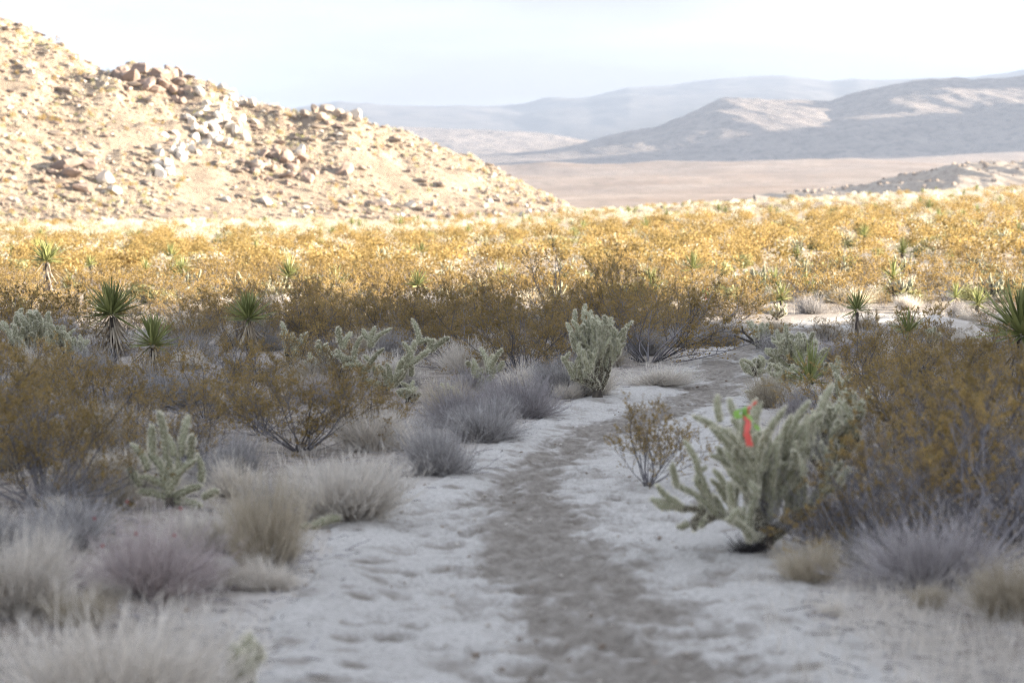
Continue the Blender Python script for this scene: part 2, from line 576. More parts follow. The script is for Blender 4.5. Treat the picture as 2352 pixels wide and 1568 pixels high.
# sand trail: its own sheet with trodden hollows
r_ = np.random.default_rng(3)
ty = np.concatenate([np.arange(6.5, 14, 0.032), np.geomspace(14, TY[-1] - 0.2, 620)])
tx = np.linspace(0, 1, 170)
l = np.interp(ty, TY, TL); rr = np.interp(ty, TY, TRR)
X = (l - 0.25)[:, None] + (rr - l + 0.5)[:, None] * tx[None, :]
Y = np.repeat(ty[:, None], len(tx), 1)
ins = trail_inside(X, Y)
bl = np.interp(Y, TY, BL); br = np.interp(Y, TY, BR)
bmid = (bl + br) / 2; bhw = (br - bl) / 2
q = (np.abs(X - bmid) + 0.18 * fbm(X * 2.5, Y * 1.3, 4, 21)) / np.maximum(bhw, 0.05)
churn = 1 - sstep(0.45, 1.3, q)
dent = np.zeros_like(X); dcol = np.zeros_like(X)
for k in range(2600):
    y0 = 6.8 + (r_.random() ** 1.4) * 30
    ml, mr_ = np.interp(y0, TY, BL), np.interp(y0, TY, BR)
    if r_.random() < 0.62:
        x0 = (ml + mr_) / 2 + r_.normal() * (mr_ - ml) * 0.33
    else:
        x0 = np.interp(y0, TY, TL) + r_.random() * (np.interp(y0, TY, TRR) - np.interp(y0, TY, TL))
    a = r_.normal() * 0.35
    ln = 0.05 + 0.12 * r_.random(); wd = ln * r_.uniform(0.4, 0.75)
    rows = np.where(np.abs(ty - y0) < 0.3)[0]
    if not len(rows):
        continue
    sl = slice(rows[0], rows[-1] + 1)
    dx = X[sl] - x0; dy = Y[sl] - y0
    p = (dx * math.cos(a) - dy * math.sin(a)) / wd; qd = (dx * math.sin(a) + dy * math.cos(a)) / ln
    rad2 = p * p + qd * qd
    dep = r_.uniform(0.012, 0.036)
    dent[sl] = np.minimum(dent[sl], -dep * np.exp(-rad2 ** 2.2)) + 0.35 * dep * np.exp(-((np.sqrt(rad2) - 1.5) / 0.3) ** 2)
    dcol[sl] = np.maximum(dcol[sl], r_.uniform(0.3, 0.95) * np.exp(-rad2 ** 2))  # hollows tinted dark: disturbed soil, plus shade put into the colour
for k in range(70):
    y0 = 7.2 + 12 * r_.random() ** 1.3
    x0 = np.interp(y0, TY, TL) + (0.08 + 0.84 * r_.random()) * (np.interp(y0, TY, TRR) - np.interp(y0, TY, TL))
    rows = np.where(np.abs(ty - y0) < 0.35)[0]
    sl = slice(rows[0], rows[-1] + 1)
    p = (X[sl] - x0) / r_.uniform(0.06, 0.10); qd = (Y[sl] - y0) / r_.uniform(0.07, 0.12)
    rad2 = p * p + qd * qd + 0.5 * fbm(X[sl] * 14, Y[sl] * 10, 2, 300 + k)
    rad2 = np.maximum(rad2, 0)
    dent[sl] = np.minimum(dent[sl], -0.05 * np.exp(-rad2 ** 2.5)) + 0.018 * np.exp(-((np.sqrt(rad2) - 1.45) / 0.25) ** 2)
    dcol[sl] = np.maximum(dcol[sl], 1.2 * np.exp(-rad2 ** 2.5))  # larger prints get the same soil and painted-shade tint, stronger
inn = sstep(0.1, 0.45, ins)
Z = base_h(X, Y) + 0.012 - 0.03 * inn + inn * (dent + 0.010 * fbm(X * 6, Y * 6, 3, 25) + churn * 0.02 * fbm(X * 8, Y * 6, 4, 26)) - 0.12 * sstep(0.0, -0.2, ins) 
tone = np.clip(0.45 * churn * (0.85 + 1.1 * fbm(X * 2.6, Y * 1.3, 4, 27)) + dcol * (0.6 + 0.3 * churn), 0, 1)
ob('sand_trail', grid_mesh('sand_trail', X, Y, Z, M['trail'], tone), kind='structure')

# left rocky hill
hx = np.linspace(-150, 30, 250)
hy = np.concatenate([np.linspace(200, 345, 210), np.linspace(350, 450, 25)])
X, Y = np.meshgrid(hx, hy)
ob('rocky_hill', grid_mesh('rocky_hill', X, Y, hill_h(X, Y), M['hill']), kind='structure')

# slope to the right of the photographer, out of frame: the trail lies in its shade
sd = np.array([math.cos(rad(SUN_AZ)), math.sin(rad(SUN_AZ))]); wdv = np.array([-sd[1], sd[0]])
WE = 38.0
ss = np.linspace(70, 330, 66); ww = np.linspace(-160, 150, 100)
SS, WW = np.meshgrid(ss, ww)
Hw = np.clip(34 + 2.2 * (WE - WW) + 3.0 * fbm(WW / 9, SS * 0, 4, 61), -3, 80)
bump = np.where(SS < 170, sstep(75, 170, SS), 1 - 0.6 * sstep(170, 330, SS))
Z = Hw * bump - 1.0
Z = np.where(SS > 170, Z, Z + 2 * fbm(SS / 14, WW / 14, 4, 62) * sstep(80, 120, SS) * (1 - sstep(150, 168, SS)))
X = SS * sd[0] + WW * wdv[0]; Y = SS * sd[1] + WW * wdv[1]
ob('mountain_slope', grid_mesh('mountain_slope', X, Y, Z, M['slope']), kind='structure')

# distant hills across the valley
def range_hill(name, sky, base_y, ridge_y, back_y, u0, u1, mat, amp, scale, seed, nu=260, nv=90, base_drop=6.0, rid=0.5, pw=1.0):
    us = np.linspace(u0, u1, nu)
    v = np.concatenate([np.linspace(0, 1, nv), np.linspace(1, 2, nv // 3)[1:]])
    U, Vv = np.meshgrid(us, v)
    zr = (514 - interp(sky, 1176 + FPX * U)) / FPX * ridge_y + CAMZ
    Yy = np.where(Vv <= 1, base_y + (ridge_y - base_y) * Vv, ridge_y + (back_y - ridge_y) * (Vv - 1))
    Xx = U * (ridge_y + (Yy - ridge_y) * 0.9)
    zb = base_h(Xx, Yy) - base_drop
    prof = np.where(Vv <= 1, (1 - (1 - np.clip(Vv, 0, 1)) ** 2) ** pw * 0.6 + 0.4 * Vv ** pw, 1 - (Vv - 1) ** 1.5)
    n = (1 - rid) * fbm(Xx / scale, Yy / scale, 6, seed) + rid * (ridged(Xx / scale * 1.3 + Yy / scale * .4, Yy / scale * 0.7, 5, seed + 9) * 2 - 1.2)
    env = np.sin(np.pi * np.clip(Vv / 2, 0, 1)) ** 0.7 * np.clip((zr - zb) / (amp * 3), 0.0, 1)
    n = n + 0.55 * (ridged(Xx / (scale * 0.34) + Yy / scale, Yy / (scale * 0.9), 4, seed + 20) - 0.6)
    fade = 1 - 0.75 * np.exp(-((Vv - 1) / 0.12) ** 2)
    Zz = zb + (zr - zb) * prof + amp * n * env * fade
    return ob(name, grid_mesh(name, Xx, Yy, Zz, M[mat]), kind='structure')


SK_BIG = [(700, 420), (900, 400), (1000, 378), (1090, 360), (1250, 347), (1330, 336), (1400, 318), (1500, 302), (1560, 280), (1600, 268), (1650, 250), (1700, 241), (1760, 235), (1830, 232), (1900, 236),
          (1960, 216), (2040, 196), (2090, 190), (2130, 190), (2230, 193), (2300, 183), (2352, 178), (2500, 165), (2800, 190)]
range_hill('distant_hill', SK_BIG, 3800, 4600, 5600, -0.06, 0.30, 'dist_hill', 34, 420, 71, 330, 130, rid=0.6, pw=0.85)
SK_PALE = [(600, 330), (800, 300), (900, 292), (1000, 297), (1100, 304), (1200, 310), (1300, 318), (1400, 330), (1500, 350), (1600, 380)]
range_hill('distant_pale_hill', SK_PALE, 4700, 5400, 6200, -0.12, 0.08, 'dist_hill', 16, 260, 72, 200, 60)
SK_LOW = [(1760, 446), (1830, 440), (1900, 434), (1980, 427), (2030, 412), (2100, 396), (2160, 384), (2190, 377), (2240, 378), (2300, 376), (2352, 372), (2450, 372), (2600, 410)]
range_hill('low_rocky_hill', SK_LOW, 880, 1010, 1150, 0.10, 0.27, 'slope', 5, 40, 73, 220, 70, 3.0)
SK_FAR = [(-400, 300), (300, 290), (560, 275), (650, 258), (700, 248), (780, 238), (850, 240), (900, 244), (1000, 247), (1130, 249), (1200, 247), (1260, 233), (1350, 225), (1440, 201), (1540, 195),
          (1650, 181), (1750, 175), (1800, 173), (1850, 179), (1900, 186), (1960, 181), (2000, 185), (2060, 184), (2130, 180), (2200, 182), (2300, 170), (2352, 160), (2500, 150), (2700, 190)]
range_hill('far_mountains', SK_FAR, 7200, 10000, 10600, -0.24, 0.27, 'far_mtn', 38, 900, 74, 400, 90, 30.0)

# unseen ridge added beyond the right edge, crest shaped to shade the distant hill
us = np.linspace(0, 1, 60); vs_ = np.linspace(0, 1, 120)
U, Vv = np.meshgrid(us, vs_)
X = 1350 + 1300 * U; Y = 3500 + 2300 * Vv
crest = 478 + 115 * fbm(Y / 330, Y * 0 + 2.0, 4, 171) * 1.6
bmp = np.where(U < 0.4, U / 0.4, 1 - 0.7 * (U - 0.4) / 0.6)
endf = sstep(0, 0.16, Vv)
zb = base_h(np.minimum(X, 1300), Y) - 10
ob('unseen_shade_ridge', grid_mesh('unseen_shade_ridge', X, Y, zb + (crest - zb) * bmp * endf + 12 * fbm(X / 150, Y / 150, 4, 172) * (1 - np.abs(U - 0.4)), M['dist_hill']), kind='structure')

# the air
hz = bpy.data.meshes.new('haze')
bm = bmesh.new()
bmesh.ops.create_cube(bm, size=1.0)
x0, x1, y0, y1, z0, z1 = -3100, 3300, -400, 11200, -40, 760
for v in bm.verts:
    v.co = Vector((x0 if v.co.x < 0 else x1, y0 if v.co.y < 0 else y1, z0 if v.co.z < 0 else z1))
bm.to_mesh(hz); bm.free()
hm = bpy.data.materials.new('haze')
hm.use_nodes = True
hm.node_tree.nodes.clear()
ho = hm.node_tree.nodes.new("ShaderNodeOutputMaterial")
pv = hm.node_tree.nodes.new("ShaderNodeVolumePrincipled")
pv.inputs['Color'].default_value = (0.272, 0.328, 0.425, 1)
pv.inputs['Density'].default_value = 1.4e-4
pv.inputs['Anisotropy'].default_value = 0.08
hm.node_tree.links.new(pv.outputs[0], ho.inputs['Volume'])
hz.materials.append(hm)
ob('haze', hz, kind='stuff')

# ------------------------------------------------------------------ plant builders
def make_creosote(seed, H=1.5, spread=1.0, n_main=26, n_sub=8, n_twig=7, n_leaf=12, leaf=0.0145, sides=3):
    """returns list of (chunks of one main stem with its side branches) and foliage chunk; bush stands at the origin"""
    r = np.random.default_rng(seed)
    stems = []
    LV, LT = [], []
    for i in range(n_main):
        az = r.random() * 2 * np.pi
        lean = rad(5 + 65 * r.random() ** 0.75) * spread
        ln = H * r.uniform(0.78, 1.08) * (1.0 if lean < 0.6 else 0.95)
        K = 8
        P = np.zeros((K, 3)); P[0] = (math.cos(az) * 0.08 * r.random(), math.sin(az) * 0.08 * r.random(), -0.04)
        d = np.array([math.cos(az) * math.sin(lean), math.sin(az) * math.sin(lean), math.cos(lean)])
        for k in range(1, K):
            d = d + r.normal(size=3) * 0.13 + np.array([0, 0, 0.05])
            d /= np.linalg.norm(d)
            P[k] = P[k - 1] + d * ln / (K - 1)
        r0 = r.uniform(0.007, 0.014)
        R = np.linspace(r0, 0.0035, K)
        ch = [tubes(P[None], R[None], 4)]
        # side branches
        t0 = np.sort(r.uniform(0.25, 0.98, n_sub))
        kk = t0 * (K - 1); ki = np.minimum(kk.astype(int), K - 2); f = (kk - ki)[:, None]
        st = P[ki] * (1 - f) + P[ki + 1] * f
        dd = (P[ki + 1] - P[ki]); dd /= np.linalg.norm(dd, axis=1, keepdims=True)
        dd = dd * 0.8 + rdirs(n_sub, r) * 0.75 + np.array([0, 0, 0.2]); dd /= np.linalg.norm(dd, axis=1, keepdims=True)
        sl = H * r.uniform(0.18, 0.36, n_sub)
        K2 = 5
        P2 = np.zeros((n_sub, K2, 3)); P2[:, 0] = st
        for k in range(1, K2):
            dd = dd + r.normal(size=(n_sub, 3)) * 0.16 + np.array([0, 0, 0.06]); dd /= np.linalg.norm(dd, axis=1, keepdims=True)
            P2[:, k] = P2[:, k - 1] + dd * sl[:, None] / (K2 - 1)
        ch.append(tubes(P2, np.linspace(0.0042, 0.002, K2)[None].repeat(n_sub, 0), sides))
        # twigs
        nt_ = n_sub * n_twig
        par = np.repeat(np.arange(n_sub), n_twig)
        tt = r.uniform(0.25, 1.0, nt_) * (K2 - 1); ti = np.minimum(tt.astype(int), K2 - 2); f = (tt - ti)[:, None]
        s3 = P2[par, ti] * (1 - f) + P2[par, ti + 1] * f
        d3 = P2[par, ti + 1] - P2[par, ti]; d3 /= np.linalg.norm(d3, axis=1, keepdims=True)
        d3 = d3 * 0.8 + rdirs(nt_, r) * 0.8 + np.array([0, 0, 0.25]); d3 /= np.linalg.norm(d3, axis=1, keepdims=True)
        l3 = H * r.uniform(0.05, 0.13, nt_)
        P3 = np.stack([s3, s3 + d3 * l3[:, None] * 0.5 + r.normal(size=(nt_, 3)) * 0.006, s3 + d3 * l3[:, None] + r.normal(size=(nt_, 3)) * 0.012], 1)
        ch.append(tubes(P3, np.array([0.0018, 0.0014, 0.001])[None].repeat(nt_, 0), 3))
        stems.append(ch)
        # leaves, thicker towards the outside of the bush
        keep = np.linalg.norm(s3 * np.array([0.8, 0.8, 1.0]), axis=1) / H
        nl = np.maximum((n_leaf * np.clip(keep * 1.5 - 0.15, 0.0, 1.25) * r.uniform(0.5, 1.4, nt_)).astype(int), 0)
        pi = np.repeat(np.arange(nt_), nl)
        if len(pi):
            q = r.uniform(0.15, 1.08, len(pi))[:, None]
            C = P3[pi, 0] * (1 - q) + P3[pi, 2] * q + r.normal(size=(len(pi), 3)) * 0.010
            LV.append(C); LT.append(np.clip(r.uniform(0, 1, nt_)[pi] * 0.6 + r.random(len(pi)) * 0.4, 0, 1))
    C = np.concatenate(LV); T = np.concatenate(LT)
    V, F = leaf_quads(C, leaf * r.uniform(0.7, 1.4, len(C)), r, 0.55)
    return stems, (V, F, 0, np.repeat(T, 4))


def near_creosote(seed, **kw):
    """Empty > stem (each main stem), foliage"""
    stems, fol = make_creosote(seed, **kw)
    root = bpy.data.objects.new('creosote_bush', None)
    root.empty_display_size = 0.3
    r = np.random.default_rng(seed + 1000)
    ch = []
    for s in stems:
        tn = r.random()
        me = mesh_from('creosote_stem', [(V, F, 0, tn * 0.8 + 0.1) for V, F in s], [M['creo_stem']])
        ch.append(('stem', me, None))
    ch.append(('foliage', mesh_from('creosote_foliage', [fol], [M['creo_leaf']], False), 'stuff'))
    return ch


def place_parts(name, parts, loc, rotz, scale, label, cat, group=None):
    root = bpy.data.objects.new(name, None)
    root.empty_display_size = 0.3
    COL.objects.link(root)
    root.location = loc; root.rotation_euler = (0, 0, rotz); root.scale = scale if hasattr(scale, '__len__') else (scale,) * 3
    tag(root, label, cat, group)
    for nm, me, kd in parts:
        o = bpy.data.objects.new(nm, me)
        COL.objects.link(o)
        o.parent = root
        if kd: o['kind'] = kd
    return root


CREO_H = 1.5
CREO = [near_creosote(100 + i, H=CREO_H, spread=(1.0, 1.1, 0.9, 1.15, 0.8, 1.0)[i]) for i in range(6)]
CREO_THIN = [near_creosote(140 + i, H=CREO_H, spread=1.0, n_main=17, n_sub=7, n_twig=6, n_leaf=16) for i in range(2)]
CREO_TALL = [near_creosote(150, H=CREO_H, spread=0.45, n_main=5, n_sub=7, n_twig=5, n_leaf=7)]


def merged_creosote(seed, **kw):
    stems, fol = make_creosote(seed, H=CREO_H, **kw)
    r = np.random.default_rng(seed)
    ch = [(V, F, 1, r.random()) for s in stems for V, F in s]
    return ch + [fol]


MID_CREO_CH = [merged_creosote(200 + i, n_main=12, n_sub=6, n_twig=4, n_leaf=8, leaf=0.030) for i in range(5)]
MID_CREO = [mesh_from('creosote_bush', c, [M['creo_leaf'], M['creo_stem']], False) for c in MID_CREO_CH]


def low_bush(seed, n, leaf, flat=0.75):
    """light far bush: an uneven dome of leaf-sized faces with gaps, unit size"""
    r = np.random.default_rng(seed)
    k = 7
    cen = rdirs(k, r) * 0.55 * r.uniform(0.4, 1, (k, 1)); cen[:, 2] = np.abs(cen[:, 2]) * flat + 0.25
    C = cen[r.integers(0, k, n)] + rdirs(n, r) * (r.random((n, 1)) ** 0.5) * 0.42
    C[:, 2] = np.abs(C[:, 2])
    V, F = leaf_quads(C, leaf * r.uniform(0.6, 1.5, n), r, 0.5)
    return V, F


# twiggy clumps and bunch grasses
def make_clump(seed, n, width, fan=80, up=0.25, curve=0.25, base=0.26, K=4, twig=0.0):
    """dome of fine stalks, unit height"""
    r = np.random.default_rng(seed)
    nt_ = 34
    tuft = r.integers(0, nt_, n)
    az = (r.random(nt_) ** 1.25 * 2 * np.pi)[tuft] + r.normal(size=n) * 0.22
    lean = np.radians(fan) * np.clip((np.sqrt(r.random(nt_)) * 1.0)[tuft] + r.normal(size=n) * 0.09, 0, 1.05)
    ln = r.uniform(0.35, 1.0, n) ** 0.7 * r.uniform(0.5, 1.15, nt_)[tuft]
    d = np.stack([np.cos(az) * np.sin(lean), np.sin(az) * np.sin(lean), np.cos(lean)], -1)
    az0 = r.random(n) * 2 * np.pi
    p = (np.stack([np.cos(az0), np.sin(az0), np.zeros(n)], -1) * 0.75 + np.stack([np.cos(az), np.sin(az), np.zeros(n)], -1) * 0.5) * base * r.random((n, 1)) ** 0.5
    p[:, 2] = -0.03
    P = np.zeros((n, K, 3)); P[:, 0] = p
    bnd = rdirs(n, r) * curve
    for k in range(1, K):
        d = d + bnd / (K - 1) + r.normal(size=(n, 3)) * 0.08 + np.array([0, 0, up / (K - 1)]); d /= np.linalg.norm(d, axis=1, keepdims=True)
        P[:, k] = P[:, k - 1] + d * ln[:, None] / (K - 1)
    P[..., 2] = np.maximum(P[..., 2], -0.03)
    side = np.cross(d, rdirs(n, r)); side /= np.linalg.norm(side, axis=1, keepdims=True)
    wv = np.linspace(1.0, 0.25, K)[None, :, None] * width * r.uniform(0.7, 1.3, (n, 1, 1))
    A = P - side[:, None] * wv; B = P + side[:, None] * wv
    V = np.stack([A, B], 2).reshape(-1, 3)
    idx = np.arange(n * K * 2).reshape(n, K, 2)
    F = np.stack([idx[:, :-1, 0], idx[:, :-1, 1], idx[:, 1:, 1], idx[:, 1:, 0]], -1).reshape(-1, 4)
    tn = np.repeat(np.clip(r.random(n), 0, 1), K * 2)
    if twig > 0:
        m = int(n * twig)
        who = r.integers(0, n, m); q = r.uniform(0.35, 1.0, m) * (K - 1); qi = np.minimum(q.astype(int), K - 2); f = (q - qi)[:, None]
        st = P[who, qi] * (1 - f) + P[who, qi + 1] * f
        dd = P[who, qi + 1] - P[who, qi]; dd /= np.linalg.norm(dd, axis=1, keepdims=True) + 1e-9
        dd = dd + rdirs(m, r) * 0.75 + np.array([0, 0, 0.15]); dd /= np.linalg.norm(dd, axis=1, keepdims=True)
        en = st + dd * r.uniform(0.05, 0.17, (m, 1)); en[:, 2] = np.maximum(en[:, 2], 0)
        sd = np.cross(dd, rdirs(m, r)); sd /= np.linalg.norm(sd, axis=1, keepdims=True)
        V2 = np.stack([st - sd * width * 0.6, st + sd * width * 0.6, en + sd * width * 0.2, en - sd * width * 0.2], 1).reshape(-1, 3)
        F = np.concatenate([F, np.arange(4 * m).reshape(m, 4) + len(V)]); V = np.concatenate([V, V2])
        tn = np.concatenate([tn, np.repeat(np.clip(r.random(m) * 0.8 + 0.2, 0, 1), 4)])
    return V, F, 0, tn


def side_sprigs(seed, n, width):
    """short forking twiglets so that a clump's outline is feathery"""
    V, F, m, tn = make_clump(seed, n, width, fan=85, up=0.3, curve=0.5)
    return V, F, m, tn


CLUMP = {}
for key, nn, wdt, fan, upv, crv in (('sh_pale', 2900, 0.0065, 80, 0.45, 0.5), ('sh_tan', 1700, 0.0065, 60, 0.3, 0.5), ('sh_grey', 2200, 0.0065, 85, 0.35, 0.55),
                                    ('sh_purple', 2500, 0.006, 85, 0.3, 0.55), ('sh_pink', 2400, 0.006, 85, 0.35, 0.5), ('sh_dark', 500, 0.012, 80, 0.1, 0.5)):
    CLUMP[key] = [mesh_from('dry_shrub', [make_clump(300 + 7 * i + len(CLUMP) * 31, int(nn * 0.62), wdt, fan, upv, crv, twig=2.4),
                                         make_clump(900 + 7 * i + len(CLUMP) * 31, 60, 0.009, fan, 0.3, 0.4)], [M[key]], False) for i in range(2)]

# yucca ------------------------------------------------------------
def blade(seed, K=6, fold=0.35, bend=0.06, w0=0.036):
    r = np.random.default_rng(seed)
    t = np.linspace(0, 1, K)
    w = w0 * np.interp(t, [0, 0.12, 0.45, 0.85, 1], [0.75, 1, 0.9, 0.4, 0.03])
    bx = bend * t ** 2 * r.uniform(-1, 1.4)
    L_ = np.stack([-w, bx + fold * w, t], -1); C_ = np.stack([np.zeros(K), bx, t], -1); R_ = np.stack([w, bx + fold * w, t], -1)
    V = np.stack([L_, C_, R_], 1).reshape(-1, 3)
    i = np.arange(K * 3).reshape(K, 3)
    F = np.concatenate([np.stack([i[:-1, a], i[:-1, a + 1], i[1:, a + 1], i[1:, a]], -1) for a in (0, 1)])
    return V, F


YL = [mesh_from('yucca_leaf', [(*blade(400 + i, bend=(0.05, 0.08, 0.12, 0.18, 0.26, 0.34)[i]), 0, 0.08 + 0.17 * i)], [M['yucca_leaf']]) for i in range(6)]
YD = [mesh_from('yucca_dead_leaf', [(*blade(420 + i, bend=0.35, w0=0.026), 0, 0.1 + 0.2 * i)], [M['yucca_dead']]) for i in range(5)]


def dir_rot(d, roll):
    return Vector(d).to_track_quat('Z', 'Y') @ Quaternion((0, 0, 1), roll)


def yucca_dirs(seed, n, lo=-12, hi=88):
    r = np.random.default_rng(seed)
    i = np.arange(n)
    az = i * 2.39996 + r.normal(size=n) * 0.2
    el = np.radians(lo + (hi - lo) * (i / n) ** 0.85 + r.normal(size=n) * 7 - (r.random(n) < 0.06) * 30)
    return np.stack([np.cos(az) * np.cos(el), np.sin(az) * np.cos(el), np.sin(el)], -1), el


def trunk_chunk(seed, H, r0, lean=(0, 0)):
    r = np.random.default_rng(seed)
    K = 10
    t = np.linspace(0, 1, K)
    P = np.stack([lean[0] * t ** 1.3, lean[1] * t ** 1.3, -0.05 + (H + 0.05) * t], -1)
    V, F = tubes(P[None], (r0 * (1.15 - 0.35 * t) * r.uniform(0.85, 1.15, K))[None], 9)
    V = V + r.normal(size=V.shape) * r0 * 0.10
    return V, F, 0, r.random(len(V))


def near_yucca(seed, loc, H, leafL, nleaf, ndead, label, lean=(0, 0), skirt=1.0, group=None):
    """yucca > trunk, each leaf, each dead leaf of the skirt"""
    r = np.random.default_rng(seed)
    root = bpy.data.objects.new('yucca', None)
    COL.objects.link(root)
    root.location = loc
    root.rotation_euler = (0, 0, r.random() * 6)
    tag(root, label, 'yucca', group)
    o = ob('trunk', mesh_from('yucca_trunk', [trunk_chunk(seed, H, 0.055 * leafL / 0.5, lean)], [M['yucca_trunk']]), root)
    D, el = yucca_dirs(seed, nleaf)
    for k in range(nleaf):
        c = bpy.data.objects.new('leaf', YL[r.integers(0, len(YL))])
        COL.objects.link(c)
        c.parent = root
        c.location = (lean[0] + D[k, 0] * 0.03, lean[1] + D[k, 1] * 0.03, H + 0.02 + 0.10 * (k / nleaf) * leafL / 0.5)
        c.rotation_mode = 'QUATERNION'
        c.rotation_quaternion = dir_rot(D[k], r.normal() * 0.5)
        s = leafL * r.uniform(0.85, 1.12) * (0.78 if el[k] > 1.35 else 1.0)
        c.scale = (leafL * 1.1, leafL * 1.1, s)
    for k in range(ndead):
        f = r.random()
        az = r.random() * 2 * np.pi
        e = rad(r.uniform(-88, -48) if f < 0.85 else r.uniform(-45, -10))
        d = (math.cos(az) * math.cos(e), math.sin(az) * math.cos(e), math.sin(e))
        z = H * (1 - skirt * 0.55 * r.random() ** 1.3)
        c = bpy.data.objects.new('dead_leaf', YD[r.integers(0, len(YD))])
        COL.objects.link(c)
        c.parent = root
        q = (z / max(H, 0.01)) ** 1.3
        c.location = (lean[0] * q + math.cos(az) * 0.05, lean[1] * q + math.sin(az) * 0.05, z + 0.01)
        c.rotation_mode = 'QUATERNION'
        c.rotation_quaternion = dir_rot(d, r.normal() * 0.6)
        s = min(leafL * r.uniform(0.6, 0.95), max(z, 0.12) / max(0.3, abs(d[2])))
        c.scale = (leafL, leafL, s)
    return root


def yucca_bits(seed, n, lo=-15, hi=88, w0=0.032):
    r = np.random.default_rng(seed)
    D, el = yucca_dirs(seed, n, lo, hi)
    Vs, Fs, Ts = [], [], []
    for k in range(n):
        V, F = blade(seed + k, K=4, bend=0.12, w0=w0)
        q = dir_rot(D[k], r.normal() * 0.5).to_matrix()
        V = V * np.array([1, 1, r.uniform(0.8, 1.1)])
        V = V @ np.array(q).T
        V[:, 2] += 0.15 * k / n
        Fs.append(F + sum(len(v) for v in Vs)); Vs.append(V); Ts.append(np.full(len(V), r.random()))
    return np.concatenate(Vs), np.concatenate(Fs), np.concatenate(Ts)


# small-in-the-picture yuccas: trunk, rosette and skirt
FY_ROS = []
FY_SKT = []
for i in range(3):
    V, F, T = yucca_bits(500 + 100 * i, 60)
    FY_ROS.append(mesh_from('yucca_rosette', [(V * 0.5, F, 0, T)], [M['yucca_leaf']]))
    V, F, T = yucca_bits(550 + 100 * i, 34, -88, -40)
    FY_SKT.append(mesh_from('yucca_skirt', [(V * 0.42, F, 0, T)], [M['yucca_dead']]))
FY_TRK = [mesh_from('yucca_trunk', [trunk_chunk(600 + i, 1.0, 0.06)], [M['yucca_trunk']]) for i in range(2)]


def far_yucca(loc, H, scale, label, group=None, tilt=(0, 0), seed=0, kids=True):
    r = np.random.default_rng(seed)
    root = bpy.data.objects.new('yucca', None)
    COL.objects.link(root)
    root.location = loc
    root.rotation_euler = (tilt[0], tilt[1], 0)
    tag(root, label, 'yucca', group)
    i = int(r.integers(0, 3))
    t = ob('trunk', FY_TRK[i % 2], root); t.scale = (scale, scale, H)
    o = ob('rosette', FY_ROS[i], root, (0, 0, H), kind='stuff'); o.scale = (scale,) * 3; o.rotation_euler = (0, 0, r.random() * 6)
    if H > 0.15:
        o = ob('dead_leaf_skirt', FY_SKT[i], root, (0, 0, H), kind='stuff'); o.scale = (scale, scale, min(scale, H / 0.40)); o.rotation_euler = (0, 0, r.random() * 6)
    return root


# cholla ------------------------------------------------------------
def arm_mesh(seed, Ln, rc=0.019, bend=0.05):
    """one cactus joint along +z, warty skin; returns (core mesh, spines mesh, tip offset)"""
    r = np.random.default_rng(seed)
    rows, sides = max(8, int(Ln / 0.014)), 10
    t = np.linspace(0, 1, rows)
    bx, by = bend * r.uniform(-1, 1) * t ** 2, bend * r.uniform(-1, 1) * t ** 2
    rp = rc * np.interp(t, [0, 0.08, 0.3, 0.85, 0.95, 1.0], [0.7, 0.92, 1.0, 1.0, 0.75, 0.05])
    an = np.arange(sides) / sides * 2 * np.pi
    wart = 1 + 0.16 * np.cos(an[None, :] * 5 + np.arange(rows)[:, None] * math.pi * 0.5)
    Rr = rp[:, None] * wart
    V = np.stack([bx[:, None] + np.cos(an) * Rr, by[:, None] + np.sin(an) * Rr, np.repeat((t * Ln)[:, None], sides, 1)], -1)
    idx = np.arange(rows * sides).reshape(rows, sides)
    b = np.roll(idx, -1, 1)
    F = np.stack([idx[:-1], b[:-1], b[1:], idx[1:]], -1).reshape(-1, 4)
    core = mesh_from('cholla_arm', [(V.reshape(-1, 3), F, 0, np.clip(0.5 + (wart - 1).ravel() * 3, 0, 1))], [M['cholla_core']])
    na = int(Ln / 0.35 * 260)
    q = r.random(na) ** 0.9
    aa = r.random(na) * 2 * np.pi
    bxx = np.interp(q, t, bx); byy = np.interp(q, t, by); rq = np.interp(q, t, rp)
    nrm = np.stack([np.cos(aa), np.sin(aa), np.where(q > 0.9, 1.5, 0.15)], -1); nrm /= np.linalg.norm(nrm, axis=1, keepdims=True)
    C = np.stack([bxx + np.cos(aa) * rq, byy + np.sin(aa) * rq, q * Ln], -1)
    per = 5
    C = np.repeat(C, per, 0); nn = np.repeat(nrm, per, 0)
    d = nn + rdirs(len(C), r) * 0.75; d /= np.linalg.norm(d, axis=1, keepdims=True)
    s = np.cross(d, rdirs(len(C), r)); s /= np.linalg.norm(s, axis=1, keepdims=True)
    ln = r.uniform(0.010, 0.022, (len(C), 1))
    SV = np.stack([C - s * 0.0012, C + s * 0.0012, C + d * ln], 1).reshape(-1, 3)
    SF = np.arange(len(SV)).reshape(-1, 3)
    spn = mesh_from('cholla_spines', [(SV, SF, 0, np.repeat(r.random(len(C)), 3))], [M['cholla_spine']], False)
    return core, spn, Vector((bx[-1], by[-1], Ln))


ARMS = {}
for i, ln in enumerate((0.10, 0.14, 0.18, 0.24, 0.30, 0.38)):
    ARMS[ln] = [arm_mesh(700 + 10 * i + j, ln, 0.017, 0.14 * ln / 0.3) for j in range(2)]


OLD = {}
for k_, v_ in ARMS.items():
    for core_, spn_, tip_ in v_:
        OLD[core_.name] = core_.copy(); OLD[core_.name].materials[0] = M['cholla_old']


